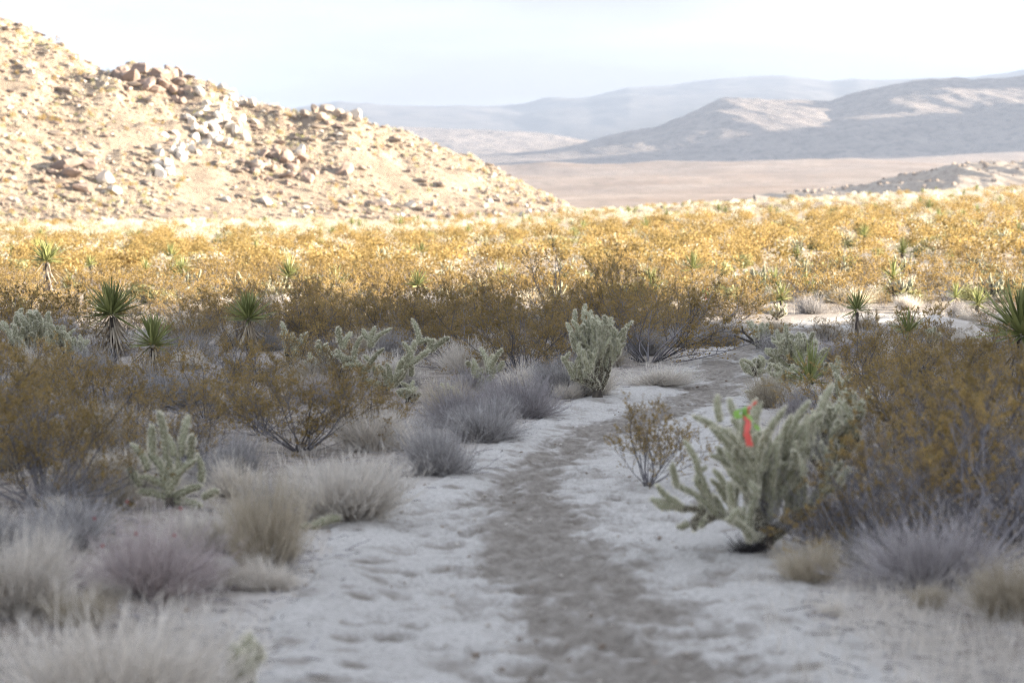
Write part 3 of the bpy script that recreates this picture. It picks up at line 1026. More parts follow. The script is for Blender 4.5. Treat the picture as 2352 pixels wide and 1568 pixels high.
def add_arm(root, start, d, ln, r, fat=1.0, old=False):
    key = min(ARMS, key=lambda k: abs(k - ln))
    core, spn, tip = ARMS[key][int(r.integers(0, 2))]
    o = bpy.data.objects.new('arm', OLD[core.name] if old else core)
    COL.objects.link(o)
    o.parent = root
    o.location = start
    o.rotation_mode = 'QUATERNION'
    q = dir_rot(d, r.random() * 6)
    o.rotation_quaternion = q
    s = ln / key
    o.scale = (fat, fat, s)
    c = bpy.data.objects.new('spines', spn)
    COL.objects.link(c)
    c.parent = o
    c['kind'] = 'stuff'
    tp = q @ Vector((tip.x * fat, tip.y * fat, tip.z * s))
    return np.array(start) + np.array(tp), lambda f: np.array(start) + f * np.array(tp)


def cholla(loc, label, arms=None, seed=0, H=0.9, n1=9, n2=3, n3=0, spread=1.0, trunk_h=0.25, trunk_r=0.035, fat=1.0, lean=(0, 0), group=None, up=0.6):
    """cactus > trunk, each arm (> spines). arms: explicit list of (start, dir, length) or grown at random"""
    r = np.random.default_rng(seed)
    root = bpy.data.objects.new('cholla_cactus', None)
    COL.objects.link(root)
    root.location = loc
    tag(root, label, 'cactus', group)
    ch = []
    K = 9
    t = np.linspace(0, 1, K)
    P = np.stack([lean[0] * t, lean[1] * t, -0.04 + (trunk_h + 0.04) * t], -1)
    V, F = tubes(P[None], (trunk_r * (1.1 - 0.3 * t) * r.uniform(0.88, 1.12, K))[None], 10)
    V = V + r.normal(size=V.shape) * trunk_r * 0.08
    ch.append((V, F, 0, r.random(len(V))))
    ob('trunk', mesh_from('cholla_trunk', ch, [M['cholla_wood']]), root)
    if arms is not None:
        for st, d, ln in arms:
            add_arm(root, st, np.array(d, float), ln, r, fat)
        return root
    for i in range(n1):
        az = i * 2.4 + r.normal() * 0.3
        f = 0.12 + 0.88 * (i + 0.5) / n1
        st = np.array([lean[0] * f, lean[1] * f, trunk_h * f])
        e = rad(15 + 50 * (i / n1) + r.normal() * 8)
        d = np.array([math.cos(az) * math.cos(e) * spread, math.sin(az) * math.cos(e) * spread, math.sin(e) + 0.25]); d /= np.linalg.norm(d)
        ln = H * r.uniform(0.28, 0.42) * (1.15 - 0.3 * i / n1)
        tip, along = add_arm(root, st, d, ln, r, fat * 1.1, r.random() < (0.85 if f < 0.5 else 0.45))
        for k in range(n2):
            s2 = along(r.uniform(0.55, 0.98))
            d2 = d * 0.55 + np.array([0, 0, up]) + rdirs(1, r)[0] * 0.40; d2 /= np.linalg.norm(d2)
            l2 = H * r.uniform(0.18, 0.36)
            tip2, al2 = add_arm(root, s2, d2, l2, r, fat)
            for m in range(n3):
                s3 = al2(r.uniform(0.5, 0.95))
                d3 = d2 * 0.5 + np.array([0, 0, up]) + rdirs(1, r)[0] * 0.5; d3 /= np.linalg.norm(d3)
                add_arm(root, s3, d3, H * r.uniform(0.10, 0.22), r, fat * 0.95)
    return root


def merged_cholla(seed, n):
    """far cholla as one mesh: upright pale joints, unit height"""
    r = np.random.default_rng(seed)
    ch = []
    for i in range(n):
        az = r.random() * 6.28
        rr0 = 0.35 * r.random() ** 0.6
        st = np.array([math.cos(az) * rr0, math.sin(az) * rr0, r.uniform(0.05, 0.55)])
        d = np.array([math.cos(az) * 0.35, math.sin(az) * 0.35, 1.0]) + rdirs(1, r)[0] * 0.3; d /= np.linalg.norm(d)
        ln = r.uniform(0.2, 0.42)
        P = st + d * np.linspace(0, ln, 4)[:, None]
        V, F = tubes(P[None], np.array([[0.03, 0.038, 0.036, 0.008]]), 5)
        ch.append((V, F, 0, r.random()))
        C = st + d * (r.random((26, 1)) * ln) + rdirs(26, r) * 0.035
        V, F = leaf_quads(C, 0.04, r, 0.12)
        ch.append((V, F, 1, np.repeat(r.random(26), 4)))
        V, F = tubes(np.array([[[0, 0, -0.03], st * 0.5 + [0, 0, -0.02], st]]), np.array([[0.035, 0.03, 0.026]]), 5)
        ch.append((V, F, 2, 0.4))
    return mesh_from('cholla_cactus', ch, [M['cholla_core'], M['cholla_spine'], M['cholla_wood']])


FAR_CHOLLA = [merged_cholla(800 + i, 16 + 4 * i) for i in range(3)]

# rocks ------------------------------------------------------------
def rock_shape(seed, sub=2, cuts=15, stretch=(1, 1, 1)):
    bm = bmesh.new()
    bmesh.ops.create_icosphere(bm, subdivisions=sub, radius=1.0)
    V = np.array([v.co[:] for v in bm.verts]); F = np.array([[v.index for v in f.verts] for f in bm.faces])
    bm.free()
    r = np.random.default_rng(seed)
    V = V * r.uniform(0.75, 1.25, 3) * np.array(stretch)
    for k in range(cuts):
        n = rdirs(1, r)[0]; d = r.uniform(0.42, 0.8)
        e = np.maximum(V @ n - d, 0)
        V = V - e[:, None] * n
    V = V + r.normal(size=V.shape) * 0.018
    return V, F


ROCKS = {}
for key in ('rock_pale', 'rock_tan', 'rock_brown'):
    ROCKS[key] = [mesh_from('boulder', [(*rock_shape(30 + i + len(ROCKS) * 10, stretch=(1.3, 0.8, 0.9) if key == 'rock_brown' else (1, 1, 1)), 0, 0.5)], [M[key]], False) for i in range(4)]


def boulder(loc, size, key, label, group=None, rot=None, r=rng):
    o = bpy.data.objects.new('boulder', ROCKS[key][int(r.integers(0, 4))])
    COL.objects.link(o)
    o.location = loc
    o.rotation_euler = rot if rot is not None else (r.normal() * 0.4, r.normal() * 0.4, r.random() * 6)
    s = np.asarray(size) * np.ones(3)
    o.scale = s
    tag(o, label, 'boulder', group)
    return o


def px(n, p):
    return n / FPX * math.hypot(p[0], p[1])

LMK = [(1372, 915, 'the dense upright cactus'), (1098, 915, 'the candelabra cactus'), (885, 905, 'the long-armed cactus'), (262, 850, 'the largest yucca'), (352, 862, 'the low yucca'), (572, 852, 'the slim-trunked yucca'),
       (390, 1165, 'the tall-fingered cactus'), (1760, 1265, 'the ribboned cactus'), (2125, 1345, 'the dark purple shrub'), (345, 1360, 'the pinkish flowering shrub'), (610, 1312, 'the upright tan tuft'), (790, 1192, 'the pale silvery mound'),
       (1195, 958, 'the purple-grey shrub'), (1012, 1090, 'the rounded grey shrub'), (690, 1035, 'the vase-shaped bush'), (100, 1160, 'the big blurred bush'), (1490, 1112, 'the sparse bush in the sand'), (1490, 832, 'the splay-stemmed bush'),
       (1742, 800, 'the bend cactus'), (1968, 790, 'the slim dark yucca'), (2345, 880, 'the edge yucca'), (2195, 772, 'the sunlit boulder'), (1825, 862, 'the many-fingered cactus'), (665, 855, 'the slim cactus columns'), (118, 728, 'the tall skirted yucca'),
       (75, 850, 'the fuzzy cactus patch'), (960, 742, 'the small bluish yucca'), (1690, 742, 'the far ribbon bush'), (1512, 885, 'the far pale mound'), (2240, 1130, 'the big brown bush'), (250, 1640, 'the corner grass clump')]
LMP = [(onground(a, b), n) for a, b, n in LMK]


def near_label(word, x, y, size):
    best = min(LMP, key=lambda q: math.hypot(q[0][0] - x, (q[0][1] - y) * 0.6))
    dx, dy = x - best[0][0], (y - best[0][1]) * 0.4
    rel = ('behind' if dy > 0 else 'in front of') if abs(dy) > abs(dx) else ('right of' if dx > 0 else 'left of')
    far_ = 'just' if math.hypot(dx, dy) < 0.45 else 'a little way'
    return f"{size} {word} {far_} {rel} {best[1]}"


# ------------------------------------------------------------------ creosote bushes around the trail: (x, base row, top row, variant, label)
def put_creo(x, yb, yt, parts, label, wide=1.0, group=None, rot=None, tilt=(0, 0)):
    p = onground(x, yb)
    h = px(yb - yt, p)
    s = h / (CREO_H * 1.17)
    o = place_parts('creosote_bush', parts, p, rng.random() * 6.28 if rot is None else rot, (s * wide * 1.12, s * wide * 1.12, s), label, 'bush', group)
    o.rotation_euler.x, o.rotation_euler.y = tilt
    return o


put_creo(1190, 862, 668, CREO[0], "broad olive creosote bush behind the purple-grey shrub, left of the dense upright cactus", 1.25)
put_creo(1490, 832, 600, CREO[1], "large creosote bush with splayed dark stems behind the dense upright cactus", 1.3)
put_creo(1350, 812, 640, CREO[2], "olive creosote bush directly behind the dense upright cactus", 1.15)
put_creo(1050, 845, 668, CREO[3], "creosote bush behind the small candelabra cactus", 1.25)
put_creo(905, 812, 655, CREO[4], "creosote bush behind the long-armed spreading cactus", 1.4)
put_creo(770, 800, 655, CREO[5], "creosote bush behind the cluster of slim upright cactus columns", 1.3)
put_creo(1265, 770, 530, CREO_TALL[0], "tall thin creosote sprig rising above the bush row, highest of them", 0.8)
put_creo(1420, 772, 560, CREO[0], "creosote bush with high wispy crown right of the tallest sprig", 0.8)
put_creo(1545, 785, 640, CREO[3], "creosote bush at the left edge of the far trail bend", 1.2)
put_creo(640, 768, 605, CREO[1], "creosote bush with raised crown just right of the third trunked yucca", 1.1)
put_creo(500, 770, 655, CREO[2], "brown creosote bush between two shaded yuccas in the left middle", 1.3)
put_creo(405, 742, 640, CREO[0], "brown creosote bush below the pair of sunlit yuccas", 1.4)
put_creo(20, 752, 625, CREO[4], "creosote bush at the left edge behind the fuzzy cactus patch", 1.2)
put_creo(150, 742, 650, CREO[5], "low creosote bush at the foot of the tall skirted yucca", 1.3)
put_creo(1690, 742, 645, CREO[5], "creosote bush with a small pink ribbon, beyond the far trail bend", 1.25)
put_creo(840, 745, 625, CREO[1], "pale-topped creosote bush standing left of the small bluish yucca", 1.2)
put_creo(1130, 752, 605, CREO[2], "pale-topped creosote bush standing right of the small bluish yucca", 1.1)
# nearer, blurred
put_creo(100, 1160, 830, CREO[0], "big blurred creosote bush at left, dark branches sweeping down left", 1.0)
put_creo(-60, 1080, 730, CREO[3], "tall blurred olive creosote bush cut off by the left edge", 1.0)
put_creo(225, 1010, 800, CREO[2], "blurred creosote bush under the largest yucca", 1.2)
put_creo(470, 960, 770, CREO_THIN[0], "open thin creosote bush right of the low yucca", 1.2)
put_creo(690, 1035, 790, CREO[5], "vase-shaped creosote bush behind the pale grass mound", 1.15)
put_creo(860, 985, 862, CREO[1], "low creosote bush right in front of the long-armed cactus", 1.0)
put_creo(1490, 1112, 905, CREO_THIN[1], "sparse small creosote bush growing in the sand right of the trail", 1.05)
put_creo(2080, 1010, 790, CREO[3], "blurred creosote bush right of the ribboned cactus, farther back", 1.25)
put_creo(2240, 1130, 770, CREO[4], "big brown creosote bush on the right below the edge yucca", 1.15)
put_creo(2390, 1200, 760, CREO[1], "dark brown creosote bush cut off by the right edge", 1.0)
put_creo(2050, 1275, 960, CREO_THIN[0], "leafless-looking grey creosote stems leaning across the ribboned cactus", 1.1, tilt=(0, -0.35))
put_creo(2190, 1260, 860, CREO_THIN[1], "grey-stemmed creosote bush behind the purple shrub", 1.0)
put_creo(1890, 960, 810, CREO_THIN[0], "thin creosote bush behind the ribboned cactus", 1.3)
put_creo(1990, 870, 735, CREO[2], "creosote bush in front of the slim dark yucca", 1.3)
put_creo(2180, 850, 760, CREO[5], "low creosote bush below the pale sunlit boulder", 1.5)

# ------------------------------------------------------------------ yuccas in the shade, leaf by leaf
def Y_at(x, yb):
    return onground(x, yb)


p = Y_at(262, 850); near_yucca(1, p, px(120, p), px(74, p), 135, 80, "largest shaded yucca, full green rosette over a long pale leaf skirt", lean=(0.02, 0))
p = Y_at(352, 862); near_yucca(2, p, px(62, p), px(68, p), 105, 50, "low green yucca touching the right side of the largest one")
p = Y_at(572, 852); near_yucca(3, p, px(112, p), px(62, p), 105, 60, "green yucca on a slim skirted trunk, right of the low yucca")
p = Y_at(118, 728); near_yucca(4, p, px(122, p), px(50, p), 95, 70, "tall yucca with small head and long grey skirt at far left", lean=(-0.1, 0))
p = Y_at(2345, 880); near_yucca(5, p, px(100, p), px(115, p), 110, 50, "big blurred yucca cut off by the right edge")
p = Y_at(1968, 790); near_yucca(6, p, px(72, p), px(42, p), 55, 26, "slim dark yucca on a short trunk beside the sunlit sand at right")
p = Y_at(2085, 800); near_yucca(7, p, px(28, p), px(52, p), 55, 16, "low grey-green yucca right of the slim dark yucca")
p = Y_at(960, 742); near_yucca(8, p, px(82, p), px(36, p), 50, 24, "small bluish yucca poking out of the creosote row")
p = Y_at(45, 762); far_yucca(p, px(32, p), px(45, p) / 0.5, "dull green low yucca at the left edge below the tall one", seed=3)
p = Y_at(160, 690); far_yucca(p, px(20, p), px(40, p) / 0.5, "half-shaded low yucca just right of the tall skirted trunk", seed=4)
p = Y_at(1150, 880 - 50); far_yucca(Y_at(1860, 905), 0.1, 0.75, "grassy yucca hidden in shrubs behind the ribboned cactus", seed=5)
# at the sunlit edge
p = Y_at(222, 672); far_yucca(p, px(62, p), px(26, p) / 0.5, "small-headed yucca on a dark leaning trunk in the sun", tilt=(0, -0.22), seed=6)
p = Y_at(335, 662); far_yucca(p, px(30, p), px(36, p) / 0.5, "sunlit yellow yucca, left one of a pair", seed=7)
p = Y_at(420, 664); far_yucca(p, px(34, p), px(40, p) / 0.5, "sunlit yellow yucca, right one of a pair", seed=8)
p = Y_at(1795, 702); far_yucca(p, px(12, p), px(40, p) / 0.5, "bright yellow-green yucca tuft right of the far ribbon bush", seed=9)
p = Y_at(1740, 690); far_yucca(p, px(16, p), px(36, p) / 0.5, "yellow-green yucca behind the far ribbon bush", seed=10)
p = Y_at(2195, 708); far_yucca(p, px(22, p), px(36, p) / 0.5, "sunlit yucca with dark base, left one above the pale boulder", seed=11)
p = Y_at(2245, 716); far_yucca(p, px(14, p), px(44, p) / 0.5, "sunlit spreading yucca, right one above the pale boulder", seed=12)
p = Y_at(2340, 546); far_yucca(p, px(10, p), px(26, p) / 0.5, "dark yucca on the orange plain at the right edge", seed=13)
p = Y_at(2185, 618); far_yucca(p, px(16, p), px(28, p) / 0.5, "pale yucca half way up the orange plain at right", seed=14)
p = Y_at(1830, 612); far_yucca(p, px(20, p), px(30, p) / 0.5, "yellow yucca amid orange bushes above the far trail bend", seed=15)
for xx, lb in ((2050, "left one of two dark bare yucca posts on the far plain"), (2078, "right one of two dark bare yucca posts on the far plain")):
    p = Y_at(xx, 505); far_yucca(p, px(20, p), px(5, p) / 0.5, lb, seed=16 + xx)

# ------------------------------------------------------------------ chollas
C_ = cholla
p = onground(1372, 915)
C_(p, "dense upright cactus with a crown of many pale arms beside the trail", seed=5, H=px(200, p) * 0.98, n1=20, n2=4, n3=1, trunk_h=px(78, p), trunk_r=0.045, spread=0.5, up=1.1, fat=1.1)
# small candelabra: built arm by arm (metres, x right, z up)
p = onground(1098, 915)
u_ = px(1, p)
ar = []
def seg(a, b):
    a = np.array([a[0] * u_, a[2] * u_, a[1] * u_]); b = np.array([b[0] * u_, b[2] * u_, b[1] * u_])
    d = b - a
    ar.append((a, d / np.linalg.norm(d), float(np.linalg.norm(d))))
for a, b in (((0, 8, 0), (28, 58, 0)), ((26, 55, 0), (22, 118, 3)), ((28, 58, 0), (38, 120, -3)), ((24, 60, 4), (14, 95, 6)), ((30, 58, 0), (46, 62, 0)), ((44, 61, 0), (62, 84, 0)),
             ((0, 10, 0), (-4, 48, 0)), ((-4, 46, 0), (2, 88, 2)), ((-4, 48, 0), (-22, 74, 0)), ((-20, 72, 0), (-24, 86, 0)), ((-3, 46, 2), (14, 66, 4)), ((26, 64, -4), (28, 90, -8))):
    seg(a, b)
C_(p, "small candelabra cactus with upturned arms left of the trail", arms=ar, seed=8, trunk_h=0.06, trunk_r=0.028, fat=1.25)
# long-armed spreading cactus
p = onground(885, 905); u_ = px(1, p); ar = []
for a, b in (((0, 5, 0), (40, 60, 0)), ((40, 60, 0), (75, 120, 0)), ((75, 118, 0), (88, 165, 3)), ((74, 115, 0), (100, 140, -3)), ((40, 58, 0), (105, 98, 3)), ((104, 97, 3), (142, 140, 0)),
             ((100, 95, 3), (104, 122, 5)), ((0, 5, 0), (-45, 55, 0)), ((-44, 54, 0), (-100, 108, 0)), ((-98, 106, 0), (-116, 152, 0)), ((-70, 80, 0), (-78, 128, 5)), ((-40, 50, 0), (-34, 110, 0)),
             ((-34, 108, 0), (-40, 152, 4)), ((-34, 106, 2), (-22, 160, 0)), ((-36, 125, 3), (-58, 142, 3)), ((-20, 40, 8), (-26, 92, 10)), ((5, 20, 0), (0, 66, 8)), ((10, 22, -6), (18, 72, -8)),
             ((30, 48, 4), (34, 88, 6)), ((60, 80, 0), (58, 120, 0)), ((-96, 104, 0), (-92, 140, -6)), ((-60, 66, -6), (-96, 72, -8)), ((-94, 72, -8), (-104, 106, -8)), ((20, 30, 8), (44, 76, 12)),
             ((-10, 20, 10), (-54, 40, 14)), ((-52, 40, 14), (-62, 82, 14)), ((12, 16, 12), (60, 40, 14)), ((58, 40, 14), (72, 84, 14))):
    seg(a, b)
C_(p, "spreading cactus with long bare arms reaching up left and right", arms=ar, seed=9, trunk_h=0.08, trunk_r=0.035, fat=1.4)
p = onground(665, 855); C_(p, "cluster of slim upright cactus columns right of the third yucca", seed=11, H=px(112, p), n1=9, n2=3, trunk_h=px(35, p), spread=0.5, up=1.2, fat=1.35)
p = onground(745, 880); C_(p, "low fuzzy cactus left of the long-armed spreading one", seed=12, H=px(115, p), n1=9, n2=3, trunk_h=px(25, p), spread=0.6, up=1.0, fat=1.3)
p = onground(1035, 925); C_(p, "short grey-green cactus clump left of the candelabra", seed=13, H=px(58, p), n1=8, n2=2, trunk_h=0.05, spread=0.9, up=0.9)
p = onground(940, 925); C_(p, "short cactus clump below the right arms of the spreading cactus", seed=14, H=px(60, p), n1=8, n2=2, trunk_h=0.05, spread=0.9, up=0.9)
p = onground(75, 850); C_(p, "fuzzy pale cactus patch at far left, taller half", seed=15, H=px(165, p), n1=9, n2=3, n3=1, trunk_h=px(50, p), spread=0.7, up=1.0, fat=1.45)
p = onground(150, 862); C_(p, "fuzzy pale cactus patch at far left, lower right half", seed=16, H=px(135, p), n1=8, n2=3, n3=1, trunk_h=px(35, p), spread=0.8, up=0.9, fat=1.2)
p = onground(390, 1165); u_ = px(1, p); ar = []
for a, b in (((0, 0, 0), (-8, 110, 0)), ((-8, 108, 0), (-5, 222, 0)), ((-4, 60, 0), (28, 120, 0)), ((26, 116, 0), (34, 208, 0)), ((-4, 70, 0), (-40, 130, 0)), ((-38, 126, 0), (-42, 190, 3)),
             ((0, 40, 3), (48, 95, 5)), ((46, 92, 5), (52, 170, 5)), ((-3, 40, 4), (-52, 88, 5)), ((-50, 86, 5), (-66, 150, 5)), ((4, 20, 6), (70, 60, 8)), ((68, 58, 8), (90, 110, 8)),
             ((-4, 20, 5), (-70, 50, 6)), ((-68, 48, 6), (-94, 96, 6)), ((0, 30, -8), (12, 120, -10)), ((0, 30, -8), (-22, 110, -10)), ((10, 118, -10), (16, 170, -10)), ((0, 10, 8), (74, 20, 10)), ((72, 20, 10), (112, 42, 10))):
    seg(a, b)
C_(p, "blurred grey-green cactus with tall finger arms in the left foreground", arms=ar, seed=17, trunk_h=0.06, trunk_r=0.03, fat=1.15)
# ribboned cactus, right foreground
p = onground(1760, 1265); u_ = px(1, p); ar = []
for a, b in (
             # the arm lying out to the left
             ((0, 30, 0), (-70, 80, 0)), ((-66, 78, 0), (-140, 92, 0)), ((-138, 92, 0), (-200, 108, 0)), ((-198, 108, 0), (-262, 128, 0)), ((-196, 106, 0), (-268, 108, 4)), ((-190, 104, 2), (-250, 92, 6)),
             ((-140, 92, 0), (-180, 64, 0)), ((-178, 66, 0), (-196, 44, 2)), ((-150, 92, 2), (-170, 50, 4)), ((-130, 90, 2), (-150, 54, 2)), ((-120, 92, 0), (-122, 62, 0)), ((-150, 94, 0), (-156, 122, 0)), ((-120, 90, 0), (-126, 116, 0)), ((-90, 86, 2), (-110, 70, 4)),
             # upright arms that carry the ribbon and the crown
             ((-10, 80, 0), (-40, 212, 0)), ((-40, 208, 0), (-52, 334, -4)), ((-42, 214, 0), (-86, 348, 0)), ((-30, 160, 4), (-108, 300, 6)), ((-107, 296, 6), (-122, 356, 6)), ((-38, 205, -4), (-18, 346, -6)), ((0, 85, 0), (38, 222, 0)),
             ((38, 218, 0), (56, 352, 0)), ((40, 220, 0), (92, 334, 4)), ((28, 180, 0), (120, 296, 8)), ((118, 292, 8), (130, 384, 8)), ((-60, 240, 0), (-100, 262, -4)), ((-98, 260, -4), (-140, 330, -4)), ((10, 130, 6), (18, 318, 8)), ((-20, 130, 6), (-62, 262, 8)), ((-16, 80, 0), (-38, 200, -120)), ((-37, 196, -118), (-46, 338, -240)), ((-38, 205, -122), (-78, 300, -190))):
    seg(a, b)
RC = C_(p, "big blurred cactus with a pink and green ribbon, one arm lying out to the left", seed=18, H=px(345, p), n1=20, n2=4, n3=1, trunk_h=px(100, p), trunk_r=0.045, fat=0.9, spread=0.95, up=0.75, lean=(-0.02, 0))
_ra = np.random.default_rng(18)
for i_, (st, d, ln) in enumerate(ar):
    add_arm(RC, st, d, ln, _ra, 0.95, i_ < 3 or i_ in (6, 8, 10))
p = onground(1905, 1120); C_(p, "blurred pale cactus standing close behind the ribboned cactus on its right", seed=24, H=px(235, p), n1=9, n2=3, n3=1, trunk_h=px(80, p), spread=0.7, up=0.9, fat=1.25)
p = onground(1825, 862); C_(p, "green many-fingered cactus mass on the right side of the far trail", seed=19, H=px(128, p), n1=16, n2=3, n3=1, trunk_h=px(26, p), spread=1.1, up=0.8, fat=1.25)
p = onground(1735, 868); u_ = px(1, p)
C_(p, "low sprawling cactus arm reaching out over the trail's right edge", seed=20, H=px(82, p), n1=9, n2=2, trunk_h=0.05, spread=1.4, up=0.5, fat=1.2)
p = onground(1800, 900); C_(p, "silvery cactus clump in front of the green many-fingered mass", seed=21, H=px(86, p), n1=11, n2=3, trunk_h=px(16, p), spread=1.0, up=0.9, fat=1.25)
p = onground(1752, 925); C_(p, "small spiny cactus at the trail's right edge, nearest of the right-hand row", seed=22, H=px(62, p), n1=8, n2=2, trunk_h=0.04, spread=1.2, up=0.8, fat=1.15)
p = onground(1742, 800); C_(p, "green cactus with dark dead branches at the far trail bend", seed=23, H=px(92, p), n1=9, n2=2, trunk_h=px(14, p), spread=0.6, up=1.0, fat=1.3)
p = onground(1935, 985); C_(p, "thin cactus raising two fuzzy knobs above the ribboned one", seed=25, H=px(150, p), n1=4, n2=2, trunk_h=px(80, p), spread=0.6, up=0.9)
p = onground(1785, 735); C_(p, "pale green cactus behind the far trail bend, partly in sun", seed=26, H=px(55, p), n1=8, n2=2, trunk_h=0.08, spread=0.8, up=0.9)
p = onground(2140, 800); C_(p, "pale drooping cactus below the sunlit boulder", seed=27, H=px(62, p), n1=7, n2=2, trunk_h=0.1, spread=0.9, up=0.6)
p = onground(560, 1600); C_(p, "pale blurred cactus fingers at the bottom edge beside the nearest grass", seed=28, H=px(190, p), n1=4, n2=2, trunk_h=px(40, p), spread=0.4, up=1.2, fat=1.2)
p = onground(712, 1215); u_ = px(1, p); ar = []
seg((0, 2, 0), (60, 40, -4)); seg((-2, 2, 0), (-22, 22, 0))
C_(p, "lone cactus stub lying beside the tan grass left of the trail", arms=ar, seed=29, trunk_h=0.02, trunk_r=0.02, fat=1.2)

# dead branches of the bend cactus
p = onground(1742, 800); u_ = px(1, p)
P = np.array([[[-8, 0, 12], [-30, 0, 34], [-52, 0, 42]], [[-5, 0, 10], [-32, 0, 20], [-56, 0, 30]], [[-30, 0, 34], [-36, 0, 40], [-38, 0, 52]]], float) * u_
V, F = tubes(P, np.array([[0.02, 0.016, 0.01]] * 3), 5)
ob('dead_branch', mesh_from('dead_branch', [(V, F, 0, 0.2)], [M['cholla_wood']]), None, p, "dark bare dead branches sticking out left of the bend cactus", 'branch')

# ------------------------------------------------------------------ ribbons
def ribbon_mat(name, c):
    m, t, b = node_mat(name)
    n = noise(t, 40.0, 3)
    t.links.new(mixrgb(t, n, c, tuple(v * 0.8 for v in c)), b.inputs['Base Color'])
    b.inputs['Roughness'].default_value = 0.35
    tr = t.nodes.new("ShaderNodeBsdfTranslucent"); tr.inputs[0].default_value = (*c, 1)
    ms = t.nodes.new("ShaderNodeMixShader"); ms.inputs[0].default_value = 0.35
    t.links.new(b.outputs[0], ms.inputs[1]); t.links.new(tr.outputs[0], ms.inputs[2]); t.links.new(ms.outputs[0], t.nodes['Material Output'].inputs[0])
    return m


M['pink'] = ribbon_mat('pink_tape', (0.92, 0.16, 0.13))
M['lime'] = ribbon_mat('green_tape', (0.36, 0.62, 0.14))


def strip(pts, w, mat, seed, name):
    r = np.random.default_rng(seed)
    P = np.array(pts, float)
    t = np.linspace(0, 1, 14)
    s = np.linspace(0, 1, len(P))
    Q = np.stack([np.interp(t, s, P[:, k]) for k in range(3)], -1)
    tw = np.cumsum(r.normal(size=14) * 0.25)
    sd_ = np.stack([np.cos(tw), np.sin(tw) * 0.8, np.zeros(14)], -1) * w / 2
    th = np.array([0, 0.0006, 0])
    V = np.concatenate([Q - sd_, Q + sd_])
    i = np.arange(13)
    F = np.stack([i, i + 1, i + 15, i + 14], -1)
    return mesh_from(name, [(V, F, 0, 0.5)], [mat])


def ribbon(loc, s, label, seed):
    root = bpy.data.objects.new('flagging_ribbon', None)
    COL.objects.link(root)
    root.location = loc
    tag(root, label, 'ribbon')
    ob('pink_tail', strip([(0, 0, 0), (0.012, -0.015, -0.05), (0.004, -0.022, -0.10), (0.022, -0.010, -0.16)], 0.034, M['pink'], seed, 'pink_tail'), root).scale = (s,) * 3
    ob('pink_tail', strip([(0, 0, 0), (0.02, -0.015, 0.025), (0.035, -0.01, 0.03), (0.05, 0.0, 0.05)], 0.026, M['pink'], seed + 1, 'pink_tail'), root).scale = (s,) * 3
    ob('green_tail', strip([(0, 0, 0), (0.02, -0.02, -0.03), (0.045, -0.02, -0.06), (0.06, -0.015, -0.085)], 0.026, M['lime'], seed + 2, 'green_tail'), root).scale = (s,) * 3
    ob('green_loop', strip([(0, 0, 0.0), (-0.02, -0.025, 0.015), (-0.045, -0.02, 0.0), (-0.035, 0.0, -0.035), (0, 0.01, -0.01)], 0.03, M['lime'], seed + 3, 'green_loop'), root).scale = (s,) * 3
    V, F = rock_shape(seed, 1, 4)
    ob('knot', mesh_from('knot', [(V * np.array([0.022, 0.02, 0.024]), F, 0, 0.5)], [M['lime']]), root).scale = (s,) * 3
    return root


d = ray(1712, 945); tq = 11.24 / d[1]
ribbon(np.array([0, 0, CAMZ]) + d * tq, 1.0, "pink and lime flagging ribbon tied to the big foreground cactus", 61)
d = ray(1620, 668); tq = 37.6 / d[1]
ribbon(np.array([0, 0, CAMZ]) + d * tq, 0.8, "tiny pink ribbon on the creosote bush beyond the far trail bend", 62)

# ------------------------------------------------------------------ dry shrubs and bunch grass: (x, base row, top row, width px, kind, name, label)
def put_shrub(x, yb, yt, w, key, name, label, cat, group=None, var=0):
    p = onground(x, yb)
    h = px(yb - yt, p) * 1.25
    ww_ = px(w, p) / 1.45
    o = bpy.data.objects.new(name, CLUMP[key][var % 2])
    COL.objects.link(o)
    o.location = p
    o.rotation_euler = (0, 0, rng.random() * 6)
    o.scale = (ww_, ww_, h)
    tag(o, label, cat, group)
    return o


put_shrub(1195, 958, 862, 210, 'sh_purple', 'dry_shrub', "purple-grey twiggy shrub at the trail's left edge below the candelabra cactus", 'shrub')
put_shrub(1012, 1090, 968, 205, 'sh_grey', 'dry_shrub', "grey rounded shrub left of the trail, in front of the candelabra cactus", 'shrub')
put_shrub(1110, 1012, 930, 190, 'sh_grey', 'dry_shrub', "smaller grey-tan shrub between the purple shrub and the rounded grey one", 'shrub', var=1)
put_shrub(790, 1192, 1048, 310, 'sh_pale', 'bunch_grass', "pale silvery grass mound left of the trail", 'grass clump')
put_shrub(610, 1312, 1075, 230, 'sh_tan', 'bunch_grass', "upright tan grass tuft with dark base beside the trail", 'grass clump')
pk = put_shrub(345, 1360, 1185, 330, 'sh_pink', 'dry_shrub', "pinkish shrub dotted with small red flowers in the left foreground", 'shrub')
put_shrub(250, 1660, 1375, 640, 'sh_pale', 'bunch_grass', "large blurred pale grass clump in the bottom left corner", 'grass clump', var=1)
put_shrub(30, 1410, 1215, 300, 'sh_pale', 'bunch_grass', "blurred pale grass clump at the left edge above the corner clump", 'grass clump')
put_shrub(2125, 1345, 1160, 330, 'sh_purple', 'dry_shrub', "dark purple twiggy shrub in the right foreground", 'shrub', var=1)
put_shrub(1512, 885, 838, 175, 'sh_pale', 'bunch_grass', "low pale grass mound on the left of the far trail", 'grass clump', var=1)
put_shrub(1655, 795, 745, 120, 'sh_grey', 'dry_shrub', "small grey shrub at the left of the far trail bend", 'shrub')
put_shrub(1680, 762, 735, 90, 'sh_pale', 'bunch_grass', "small pale grass tuft below the far ribbon bush", 'grass clump')
